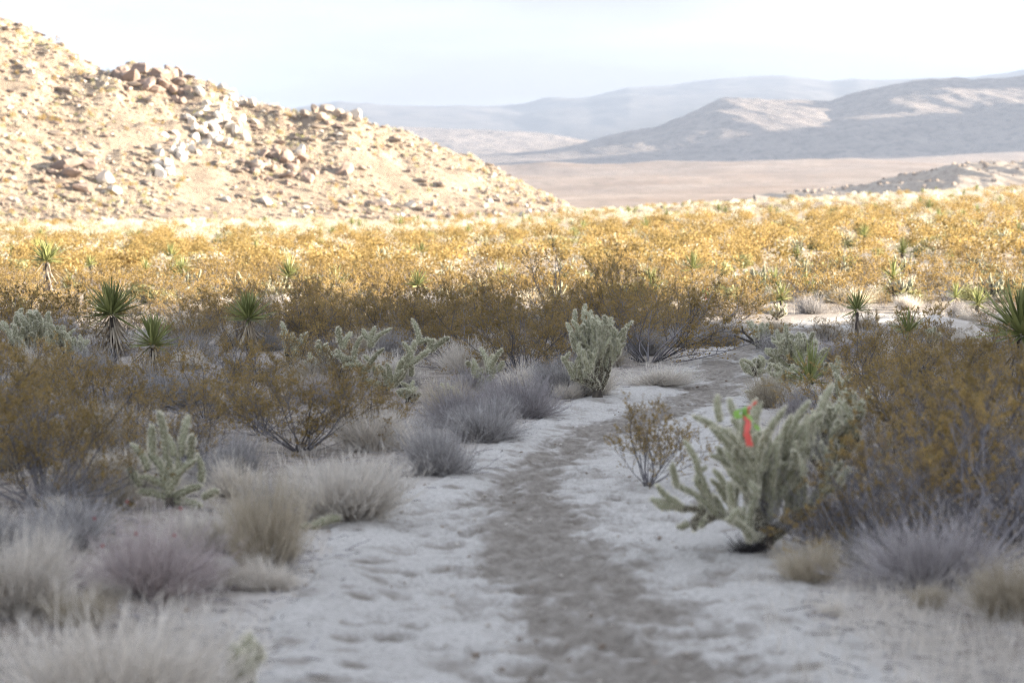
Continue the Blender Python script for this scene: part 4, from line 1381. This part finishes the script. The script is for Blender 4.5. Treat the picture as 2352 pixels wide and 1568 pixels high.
put_shrub(1775, 768, 735, 90, 'sh_tan', 'bunch_grass', "tan grass tuft right of the bend cactus", 'grass clump', var=1)
put_shrub(1715, 1268, 1212, 95, 'sh_dark', 'dry_shrub', "small blackened shrub at the foot of the ribboned cactus", 'shrub')
put_shrub(1860, 1335, 1240, 190, 'sh_tan', 'bunch_grass', "straw grass tuft between the ribboned cactus and the purple shrub", 'grass clump')
put_shrub(2330, 1420, 1280, 260, 'sh_tan', 'bunch_grass', "tan grass tuft at the right edge beside the purple shrub", 'grass clump', var=1)
put_shrub(1290, 905, 850, 110, 'sh_grey', 'dry_shrub', "grey twigs under the bushes left of the dense upright cactus", 'shrub', var=1)
put_shrub(520, 1110, 1010, 200, 'sh_grey', 'dry_shrub', "grey shrub behind the pale silvery mound, under the vase-shaped bush", 'shrub')
put_shrub(140, 1260, 1150, 280, 'sh_grey', 'dry_shrub', "grey twiggy shrub behind the pinkish flowering shrub", 'shrub', var=1)
put_shrub(2110, 880, 800, 60, 'sh_dark', 'dry_shrub', "dark dead flower stalk clump in the right-hand bushes", 'shrub', var=1)
fl = np.random.default_rng(5)
V, F = rock_shape(91, 1, 3)
fme = mesh_from('flower', [(V, F, 0, 0.5)], [M['red_flower']])
for k in range(6):
    o = bpy.data.objects.new('flower', fme)
    COL.objects.link(o)
    o.parent = pk
    az = fl.uniform(2.6, 6.6); e = rad(fl.uniform(35, 75))
    rel = Matrix.Rotation(-pk.rotation_euler.z, 3, 'Z') @ Vector((math.cos(az) * math.cos(e), math.sin(az) * math.cos(e), math.sin(e)))
    o.location = rel * 0.97
    sx = 0.008
    o.scale = (sx / pk.scale.x, sx / pk.scale.y, sx / pk.scale.z)

# filler shrubs in the shaded scrub (alike, by zone)
zr = np.random.default_rng(44)
ZK = [('sh_grey', 'dry_shrub', 'shrub'), ('sh_tan', 'bunch_grass', 'grass clump'), ('sh_purple', 'dry_shrub', 'shrub'), ('sh_pale', 'bunch_grass', 'grass clump')]
WORD = {'sh_grey': 'small grey twiggy shrub', 'sh_tan': 'small tan grass tuft', 'sh_purple': 'small purple-grey shrub', 'sh_pale': 'small pale grass tuft'}
cnt = 0
while cnt < 250:
    y = 9.5 + 36 * zr.random() ** 1.15
    x = (zr.random() * 2 - 1) * 0.225 * y
    ti = float(trail_inside(np.array(x), np.array(y)))
    if ti > -0.12:
        continue
    k, nm, ct = ZK[int(zr.choice(4, p=[0.36, 0.22, 0.14, 0.28]))]
    left = x < np.interp(y, TY, TL)
    o = bpy.data.objects.new(nm, CLUMP[k][int(zr.integers(0, 2))])
    COL.objects.link(o)
    o.location = (x, y, terrain(x, y))
    h = zr.uniform(0.16, 0.45) * (1.0 if left else 0.85) * min(1.0, 0.45 + max(y - 10, 0) * 0.09)
    o.scale = (h * zr.uniform(0.9, 1.3), h * zr.uniform(0.9, 1.3), h)
    o.rotation_euler = (0, 0, zr.random() * 6)
    lab = near_label(WORD[k].replace('small ', ''), x, y, 'low' if h < 0.24 else ('mid-sized' if h < 0.33 else 'large'))
    tag(o, lab, ct, lab.replace('shrub ', 'shrubs ').replace('tuft ', 'tufts '))
    cnt += 1
# filler creosotes among the named ones
SIMPLE = [(a, [mesh_from('creosote_stems', [(V, F, 0, 0.15 + 0.7 * ((7 * i_ + 3 * j_) % 10) / 10) for j_, st_ in enumerate(make_creosote(170 + i_, n_main=20, n_leaf=9)[0]) for V, F in st_], [M['creo_stem']]),
                    mesh_from('creosote_foliage', [make_creosote(170 + i_, n_main=20, n_leaf=9)[1]], [M['creo_leaf']], False)]) for i_, a in enumerate(('a', 'b', 'c'))]
for i_, (x, yb, yt) in enumerate(((1890, 785, 722), (1985, 772, 708), (2080, 775, 715), (2170, 792, 728), (1935, 718, 672), (2030, 708, 666), (2130, 706, 664), (2265, 748, 690), (2335, 722, 668), (1850, 712, 668), (420, 1060, 880), (250, 1090, 900), (560, 930, 760), (330, 905, 790), (160, 930, 790), (-20, 950, 780), (600, 1000, 850), (780, 900, 770), (30, 1010, 840), (980, 800, 700),
                                  (2130, 960, 790), (2380, 1000, 760), (2030, 930, 780), (2250, 905, 760), (2320, 870, 730), (2070, 1120, 900),
                                  (80, 800, 690), (300, 790, 690), (450, 800, 690), (540, 805, 680), (700, 800, 670), (820, 790, 668), (980, 815, 680), (1120, 800, 660), (1240, 800, 665), (1290, 840, 700), (1420, 800, 660), (1560, 770, 672), (1330, 770, 655), (1480, 760, 650), (740, 770, 655), (620, 790, 670), (1000, 770, 650), (880, 770, 655), (420, 830, 720), (200, 850, 740), (60, 880, 770), (700, 860, 740), (2100, 850, 745))):
    side = 'left' if x < 1200 else 'right'
    far_ = 'near' if yb > 980 else 'middle'
    lab = near_label('olive-brown creosote bush', *onground(x, yb)[:2], 'squat' if yb - yt < 125 else ('rounded' if yb - yt < 165 else 'tall'))
    pp = onground(x, yb); hh = px(yb - yt, pp) / (1.5 * 1.1)
    v_ = SIMPLE[i_ % 3][1]
    place_parts('creosote_bush', [('stems', v_[0], 'stuff'), ('foliage', v_[1], 'stuff')], pp, zr.random() * 6, (hh * 1.35, hh * 1.35, hh), lab, 'bush', lab.replace('bush ', 'bushes ', 1))
# leafless grey bushes tangled round the ribboned cactus
DEAD = [mesh_from('creosote_stems', [(V, F, 0, 0.35 + 0.6 * ((3 * j_) % 7) / 7) for j_, st_ in enumerate(make_creosote(190 + i_, n_main=22, n_sub=7, n_twig=6)[0]) for V, F in st_], [M['creo_stem']]) for i_ in range(3)]
for i_, (x, yb, yt, lab) in enumerate(((1870, 1250, 1000, "leafless grey bush tangled into the right side of the ribboned cactus"), (1985, 1290, 985, "leafless grey bush left of the dark purple shrub"),
                                       (2230, 1310, 900, "tall leafless grey bush behind the dark purple shrub"), (2330, 1240, 860, "leafless grey bush at the right edge above the straw grass"),
                                       (2120, 1180, 880, "leafless grey bush in front of the brown mass on the right"), (150, 1215, 1020, "leafless grey bush under the big blurred bush at left"),
                                       (480, 1090, 930, "leafless grey bush left of the vase-shaped bush"), (330, 1050, 900, "leafless grey bush behind the tall-fingered cactus"))):
    pp = onground(x, yb); hh = px(yb - yt, pp) / 1.6
    o = bpy.data.objects.new('bare_bush', DEAD[i_ % 3]); COL.objects.link(o); o.location = pp; o.rotation_euler = (0, 0, zr.random() * 6); o.scale = (hh * 1.2, hh * 1.2, hh)
    tag(o, lab, 'bush')
# filler creosotes in the band before the sun line
cnt = 0
while cnt < 40:
    y = 30 + 16 * zr.random()
    x = (zr.random() * 2 - 1) * 0.23 * y
    ti = float(trail_inside(np.array(x), np.array(y)))
    if ti > -0.9:
        continue
    right = x > np.interp(y, TY, TRR)
    s = zr.uniform(0.30, 0.50) * (0.8 if right else 1.0)
    side = 'right of the far trail bend' if right else 'behind the front row of bushes'
    o = bpy.data.objects.new('creosote_bush', MID_CREO[int(zr.integers(0, 5))])
    COL.objects.link(o)
    o.location = (x, y, terrain(x, y)); o.rotation_euler = (0, 0, zr.random() * 6); o.scale = (s * 1.2, s * 1.2, s)
    lab = near_label('shaded creosote bush', x, y, 'low' if s < 0.34 else ('mid-sized' if s < 0.42 else 'large'))
    tag(o, lab, 'bush', lab.replace('bush ', 'bushes ', 1))
    cnt += 1

# pale boulder by the sunlit sand
p = onground(2195, 772); boulder(p + np.array([0, 0, 0.05]), (0.75, 0.6, 0.36), 'rock_pale', "pale sunlit boulder right of the far sand, below the yuccas", rot=(0.1, 0.1, 0.4))

# ------------------------------------------------------------------ the sunlit plain
pr = np.random.default_rng(77)
def hill_rise(x, y):
    return float(hill_h(np.array(x), np.array(y)) - base_h(np.array(x), np.array(y))) if (y > 205 and x < 30) else -1

cand = []
while len(cand) < 4400:
    y = 48 + 360 * pr.random() ** 1.35
    x = (pr.random() * 2 - 1) * (0.225 * y + 1)
    if float(fbm(np.array(x / 5.0), np.array(y / 9.0), 3, 181)) > 0.36 or hill_rise(x, y) > 0.6 or (y < TY[-1] + 0.5 and float(trail_inside(np.array(x), np.array(y))) > -0.5):
        continue
    cand.append((y, x))
cand.sort()
PX = np.array([c[1] for c in cand]); PY = np.array([c[0] for c in cand]); PZ = base_h(PX, PY)
patch = fbm(PX / 22, PY / 30, 3, 81)
orange = (patch + 0.9 - 1.15 * sstep(75, 190, PY - 25 * (PX / PY > 0.1)) + 0.3 * pr.normal(size=len(PX))) > 0.15
roll = pr.random(len(PX))
kind = np.where(orange & (roll < 0.48), 'creo', np.where(roll < 0.70, 'cream', np.where(roll < 0.85, 'green', np.where(roll < 0.93, 'cholla', np.where(roll < 0.978, 'cream', 'yucca')))))
kind = np.where(~orange & (roll < 0.1), 'creo', kind)
CREAM = [mesh_from('dry_shrub', [make_clump(1200 + i, 420, 0.022, 82, 0.35, 0.4)], [M['sh_cream']], False) for i in range(2)]
GREEN = [mesh_from('green_shrub', [(*low_bush(1250 + i, 420, 0.085), 0, pr.random(420 * 4) * 0 + np.repeat(pr.random(420), 4))], [M['sh_green']], False) for i in range(2)]


XB = [(-0.145, 'far left'), (-0.075, 'left'), (0.0, 'left of centre'), (0.06, 'centre'), (0.125, 'right'), (9, 'far right')]
def zone(x, y):
    u = x / y
    b = next(n for t_, n in XB if u < t_)
    if y < 62: d_ = 'just past the shadow edge'
    elif y < 85: d_ = 'in the front of the sunlit plain'
    elif y < 125: d_ = 'half way across the sunlit plain'
    else: d_ = 'below the rocky hill' if u < 0.04 else 'near the crest of the plain'
    return f"{d_}, {b}"


KW = {'creo': ('creosote_bush', 'orange creosote bush', 'bush'), 'cream': ('dry_shrub', 'cream-coloured dry shrub', 'shrub'), 'green': ('green_shrub', 'yellow-green low shrub', 'shrub'),
      'cholla': ('cholla_cactus', 'pale sunlit cactus', 'cactus'), 'yucca': ('yucca', 'yellow-green sunlit yucca', 'yucca')}
limit = {'creo': 260, 'cream': 130, 'green': 220, 'cholla': 200, 'yucca': 110}
used = {k: 0 for k in limit}
rest = {k: [] for k in limit}
for i in range(len(PX)):
    k = str(kind[i]); x, y, z = PX[i], PY[i], PZ[i]
    if used[k] >= limit[k]:
        rest[k].append(i); continue
    used[k] += 1
    nm, wd_, ct = KW[k]
    zt = zone(x, y)
    q_ = pr.random()
    lab = f"{('low', 'medium', 'tall')[int(q_ * 3)]} {wd_} {zt}"; grp = lab.replace('bush', 'bushes').replace('shrub', 'shrubs').replace('cactus', 'cacti').replace('yucca', 'yuccas')
    if k == 'yucca':
        far_yucca((x, y, z), 0.05 + 0.4 * q_, pr.uniform(0.8, 1.25), lab, grp, seed=1000 + i)
        continue
    me = {'creo': MID_CREO, 'cream': CREAM, 'green': GREEN, 'cholla': FAR_CHOLLA}[k]
    o = bpy.data.objects.new(nm, me[i % len(me)])
    COL.objects.link(o)
    o.location = (x, y, z); o.rotation_euler = (0, 0, pr.random() * 6.28)
    s = {'creo': 0.28 + 0.24 * q_, 'cream': 0.25 + 0.25 * q_, 'green': 0.25 + 0.25 * q_, 'cholla': 0.4 + 0.3 * q_}[k]
    wq = pr.uniform(1.1, 1.5) if k != 'cholla' else 1.0
    o.scale = (s * wq, s * wq, s)
    tag(o, lab, ct, grp)

# the farther scrub that nobody could count
chunks = []
def mass(k, idx, lo, hi, mi, nleaf, lsize, seed):
    if not len(idx):
        return
    idx = np.array(idx)
    for v in range(3):
        sel = idx[v::3]
        V, F = low_bush(seed + v, nleaf, lsize)
        sc = pr.uniform(lo, hi, len(sel))
        pos = np.stack([PX[sel], PY[sel], PZ[sel]], -1)
        VV, FF = merge_copies(V, F, pos, pr.random(len(sel)) * 6.28, np.stack([sc * 1.15, sc * 1.15, sc], -1))
        tn = np.clip(np.repeat(pr.random(len(sel)), len(V)) * 0.6 + np.repeat(pr.random(len(sel) * nleaf), 4) * 0.4, 0, 1)
        chunks.append((VV, FF, mi, tn))
mass('creo', rest['creo'], 0.5, 0.9, 0, 340, 0.055, 1300)
mass('cream', rest['cream'], 0.35, 0.7, 1, 240, 0.06, 1310)
mass('green', rest['green'], 0.3, 0.6, 2, 240, 0.06, 1320)
mass('cholla', rest['cholla'], 0.4, 0.8, 3, 90, 0.10, 1330)
mass('yucca', rest['yucca'], 0.4, 0.75, 4, 90, 0.14, 1340)
ob('desert_scrub', mesh_from('desert_scrub', chunks, [M['creo_leaf'], M['sh_cream'], M['sh_green'], M['cholla_spine'], M['yucca_leaf']], False), kind='stuff')

# ------------------------------------------------------------------ the rocky hill: boulders, rubble, scrub
def on_hill(xD, yD):
    h = lambda x, y: np.maximum(base_h(x, y), np.where((x < 30) & (y > 200), hill_h(x, y), -99))
    return onground(xD, yD, h)


hr = np.random.default_rng(99)
def hb(x, y, w, key, label, hgt=0.75, group=None):
    part = None
    if group == "blocks of the jagged brown outcrop":
        part = ('upper ' if y < 186 else 'lower ') + ('left end' if x < 315 else ('middle' if x < 375 else 'right end'))
    elif group == "brown slabs in the middle of the hill":
        part = ('upper ' if y < 385 else 'lower ') + ('left part' if x < 625 else ('middle' if x < 690 else 'right part'))
    elif group == "white boulders of the pale streak":
        part = ('top', 'upper part', 'lower part', 'bottom')[int(np.clip((y - 195) / 52, 0, 3))] + (', left side' if x < np.interp(y, [205, 270, 330, 395], [510, 520, 440, 385]) else ', right side')
    if part:
        label = f"{label}, {part}"; group = f"{group}, {part}"
    p = on_hill(x, y)
    s = px(w, p) / 2
    boulder(p + np.array([0, 0, s * 0.25]), (s, s * hr.uniform(0.8, 1.1), s * hgt), key, label, group, r=hr)


hb(150, 392, 95, 'rock_brown', "large flat brown slab low on the hill at left", 0.4)
hb(205, 388, 55, 'rock_brown', "brown block against the right end of the flat slab", 0.7)
hb(165, 408, 60, 'rock_brown', "brown boulder under the flat slab", 0.6)
hb(130, 372, 40, 'rock_tan', "tan boulder perched above the flat slab", 0.6)
hb(240, 425, 55, 'rock_pale', "white boulder below the brown slab, upper of two", 0.9)
hb(262, 448, 50, 'rock_pale', "white boulder below the brown slab, lower of two", 0.8)
hb(195, 440, 55, 'rock_brown', "dark brown boulder left of the two white ones", 0.8)
hb(655, 375, 62, 'rock_brown', "brown leaning boulder in the middle of the hill", 0.8)
hb(690, 352, 30, 'rock_pale', "upright white boulder above the brown leaning one", 1.3)
hb(705, 412, 60, 'rock_brown', "rounded brown boulder below the leaning one", 0.7)
hb(610, 360, 45, 'rock_brown', "brown boulder left of the leaning one", 0.7)
hb(590, 390, 55, 'rock_tan', "tan slab below and left of the leaning boulder", 0.6)
hb(820, 278, 48, 'rock_pale', "pale boulder on the skyline at the hill's right shoulder", 0.8)
hb(790, 400, 55, 'rock_brown', "dark slanting boulder on the lower right of the hill", 0.8)
hb(945, 480, 34, 'rock_pale', "white boulder at the foot of the hill, beside a dark one", 0.8)
hb(968, 486, 30, 'rock_brown', "dark boulder at the foot of the hill, beside a white one", 0.7)
hb(880, 470, 34, 'rock_pale', "white boulder at the foot of the hill, left of the dark and white pair", 0.8)
hb(612, 470, 36, 'rock_pale', "lone pale boulder low on the hill, centre left", 0.8)
hb(520, 462, 30, 'rock_pale', "pale boulder low on the hill below the white streak", 0.9)
for i, (x, y, w) in enumerate(((285, 168, 50), (320, 172, 60), (345, 160, 45), (365, 178, 60), (395, 176, 50), (300, 190, 60), (335, 200, 60), (375, 205, 50), (355, 215, 45), (410, 195, 45), (395, 215, 40), (270, 180, 40), (430, 215, 42), (420, 240, 40), (400, 235, 36))):
    hb(x, y, w, 'rock_brown', "dark brown block in the jagged skyline outcrop", 0.7, "blocks of the jagged brown outcrop")
for i, (x, y, w) in enumerate(((700, 268, 36), (725, 262, 42), (750, 260, 45), (775, 268, 40), (740, 276, 40), (795, 278, 36))):
    hb(x, y, w, 'rock_tan', "orange-brown block in the right outcrop on the hill skyline", 0.7, "blocks of the orange-brown outcrop")
for k in range(26):
    hb(hr.uniform(265, 440), hr.uniform(160, 225) + 4, hr.uniform(16, 40), 'rock_brown', "dark brown block in the jagged skyline outcrop", 0.5, "blocks of the jagged brown outcrop")
for k in range(26):
    hb(655 + hr.normal() * 55, 385 + hr.normal() * 28, hr.uniform(18, 46), 'rock_brown', "brown slab among the dark boulders mid-hill", 0.55, "brown slabs in the middle of the hill")
for k in range(12):
    hb(175 + hr.normal() * 40, 405 + hr.normal() * 18, hr.uniform(18, 44), ('rock_brown', 'rock_tan')[k % 2], "brown slab around the large flat one low on the hill at left", 0.5, "brown slabs low on the hill at left")
o = bpy.data.objects.new('creosote_bush', MID_CREO[1]); COL.objects.link(o); o.location = on_hill(128, 104); o.scale = (0.7, 0.7, 0.9)
tag(o, "lone bush standing on the hill skyline at upper left", 'bush')
for k in range(90):
    f = hr.random()
    x = np.interp(f, [0, 0.35, 0.7, 1], [510, 520, 440, 385]) + hr.normal() * np.interp(f, [0, 0.5, 1], [22, 45, 22]); y = np.interp(f, [0, 0.35, 0.7, 1], [205, 270, 330, 395]) + hr.normal() * 10
    hb(x, y, hr.uniform(16, 40), 'rock_pale', "white boulder in the pale streak running down the hill", 0.85, "white boulders of the pale streak")
for k in range(106):
    x = hr.uniform(0, 1250)
    ytop = interp(SKY_L, x)
    y = ytop + (500 - ytop) * hr.random() ** 0.9 + 4
    key = ['rock_tan', 'rock_tan', 'rock_brown', 'rock_pale'][int(hr.integers(0, 4))]
    third = 'upper left part' if (x < 420 and y < 300) else ('lower left part' if x < 420 else ('middle' if x < 800 else 'right tail'))
    word = {'rock_tan': 'tan', 'rock_brown': 'brown', 'rock_pale': 'whitish'}[key]
    hb(x, y, hr.uniform(10, 26), key, f"{word} boulder scattered on the {third} of the rocky hill", 0.6, f"{word} boulders scattered on the {third} of the hill")

# pale rocks on the low hill beyond the plain
lh = bpy.data.objects['low_rocky_hill'].data
co = np.empty(len(lh.vertices) * 3, np.float32); lh.vertices.foreach_get('co', co); co = co.reshape(-1, 3).astype(float)
co = co[(co[:, 2] > base_h(co[:, 0], co[:, 1]) + 4.0) & (co[:, 1] < 1030)]
P = co[hr.integers(0, len(co), 420)] + hr.normal(size=(420, 3)) * np.array([1.0, 1.0, 0.1])
V, F = rock_shape(66, 1, 7)
sc = 0.4 + 1.3 * hr.random(420) ** 3
VV, FF = merge_copies(V, F, P, hr.random(420) * 6.28, sc)
ob('hill_rocks', mesh_from('hill_rocks', [(VV, FF, 0, 0.5)], [M['rock_tan']], False), kind='stuff')

# rubble: small stones over the whole slope
def hill_points(n, r):
    pts = []
    while len(pts) < n:
        x = r.uniform(-78, 20, 4000); y = r.uniform(205, 345, 4000)
        hh = hill_h(x, y) - base_h(x, y)
        ok = (hh > 0.25) & (np.abs(x / y) < 0.235) & (fbm(x / 9, y / 12, 3, 401) + 0.55 > r.random(4000))
        pts.extend(zip(x[ok], y[ok], hill_h(x[ok], y[ok])))
    return np.array(pts[:n])


ch = []
for v in range(3):
    for mi in range(3):
        n = (2600, 600, 280)[mi]
        P = hill_points(n, hr)
        V, F = rock_shape(60 + v, 1, 7)
        sc = 0.10 + 0.42 * hr.random(n) ** 3.5
        P[:, 2] += sc * 0.08
        VV, FF = merge_copies(V, F, P, hr.random(n) * 6.28, np.stack([sc * 1.25, sc, sc * 0.55], -1))
        ch.append((VV, FF, mi, 0.5))
for mi, n in ((0, 420), (2, 160)):
    for v in range(2):
        P = hill_points(n // 2, hr)
        V, F = rock_shape(160 + v, 1, 8, (1.4, 0.8, 0.8))
        sc = 0.35 + 0.75 * hr.random(n // 2) ** 1.8
        P[:, 2] += sc * 0.05
        VV, FF = merge_copies(V, F, P, hr.normal(size=n // 2) * 0.6 - 0.3, np.stack([sc * 1.2, sc, sc * 0.6], -1))
        ch.append((VV, FF, mi, 0.5))
ob('rubble', mesh_from('rubble', ch, [M['rock_tan'], M['rock_pale'], M['rock_brown']], False), kind='stuff')
ch = []
for mi, n, sd0, lo, hi in ((0, 1500, 1400, 0.35, 0.8), (1, 560, 1410, 0.3, 0.7), (2, 220, 1420, 0.5, 0.9)):
    for v in range(2):
        P = hill_points(n // 2, hr)
        V, F = low_bush(sd0 + v, 170, 0.07)
        sc = hr.uniform(lo, hi, len(P))
        VV, FF = merge_copies(V, F, P, hr.random(len(P)) * 6.28, sc)
        ch.append((VV, FF, mi, np.repeat(hr.random(len(P) * 170), 4)))
ob('hillside_scrub', mesh_from('hillside_scrub', ch, [M['sh_cream'], M['sh_green'], M['creo_leaf']], False), kind='stuff')

# scrub dots on the valley floor and rocks on the low hill
# ------------------------------------------------------------------ small ground cover near the trail
gr = np.random.default_rng(123)
def scatter_near(n, ymin, ymax, maxin, minin=-99, pw=1.0):
    y = ymin + (ymax - ymin) * gr.random(n) ** pw
    x = (gr.random(n) * 2 - 1) * (0.23 * y + 0.3)
    ti = trail_inside(x, y)
    ok = (ti < maxin) & (ti > minin)
    x, y = x[ok], y[ok]
    return x, y, trail_inside(x, y)


def grass_blades(x, y, hmin, hmax, width, per):
    n = len(x)
    x = np.repeat(x, per) + gr.normal(size=n * per) * 0.03; y = np.repeat(y, per) + gr.normal(size=n * per) * 0.03
    z = base_h(x, y) - 0.01
    h = gr.uniform(hmin, hmax, n * per)
    d = rdirs(n * per, gr) * 0.45 + np.array([0, 0, 1.0])
    b = np.stack([x, y, z], -1)
    s = rdirs(n * per, gr) * np.array([1, 1, 0.1]) * width
    m = b + d * h[:, None] * 0.55
    t = b + d * h[:, None] + gr.normal(size=(n * per, 3)) * 0.03
    V = np.stack([b - s, b + s, m + s * 0.6, m - s * 0.6, t], 1).reshape(-1, 3)
    i = np.arange(n * per)[:, None] * 5
    F4 = i + np.array([[0, 1, 2, 3]]); F3 = i + np.array([[3, 2, 4]])
    T = np.repeat(gr.random(n * per), 5)
    return [(V, F4, 0, T), (V, F3, 0, T)]


x, y, ti = scatter_near(9000, 8, 46, -0.05, pw=1.1)
keep = fbm(x * 0.8, y * 0.8, 3, 91) > -0.2
ch = grass_blades(x[keep], y[keep], 0.03, 0.13, 0.0022, 7)
# straw along the right foreground verge
xx = gr.uniform(1.0, 2.6, 1500); yy = gr.uniform(8.0, 11.5, 1500)
ok = (xx > 0.75 + 0.09 * (yy - 8) + gr.random(1500) * 0.9)
ch += grass_blades(xx[ok], yy[ok], 0.03, 0.12, 0.002, 6)
ob('dry_grass', mesh_from('dry_grass', ch, [M['sh_pale']], False), kind='stuff')
x, y, ti = scatter_near(14000, 8, 40, 9, pw=1.3)
V, F = rock_shape(88, 1, 5)
sel = gr.random(len(x)) < np.where(ti > 0, 0.25, 1.0)
x, y, ti = x[sel], y[sel], ti[sel]
sc = 0.005 + 0.017 * gr.random(len(x)) ** 4
P = np.stack([x, y, base_h(x, y) - 0.018 * (ti > 0.3)], -1)
h_ = len(x) // 3
ch = []
for mi, sl in ((0, slice(0, h_)), (1, slice(h_, None))):
    VV, FF = merge_copies(V, F, P[sl], gr.random(len(P[sl])) * 6, np.stack([sc[sl] * 1.2, sc[sl], sc[sl] * 0.6], -1))
    ch.append((VV, FF, mi, 0.5))
ob('gravel', mesh_from('gravel', ch, [M['rock_tan'], M['rock_pale']], False), kind='stuff')
x, y, ti = scatter_near(9000, 8, 40, 0.12, pw=1.2)
n = len(x)
a = gr.random(n) * 6.28
d = np.stack([np.cos(a), np.sin(a), gr.normal(size=n) * 0.15], -1) * gr.uniform(0.04, 0.16, (n, 1))
b = np.stack([x, y, base_h(x, y) + 0.008], -1)
P = np.stack([b, b + d * 0.5 + gr.normal(size=(n, 3)) * 0.008, b + d], 1)
V, F = tubes(P, np.full((n, 3), 0.0022), 3)
ob('twig_litter', mesh_from('twig_litter', [(V, F, 0, np.repeat(gr.random(n), 9))], [M['creo_stem']], False), kind='stuff')
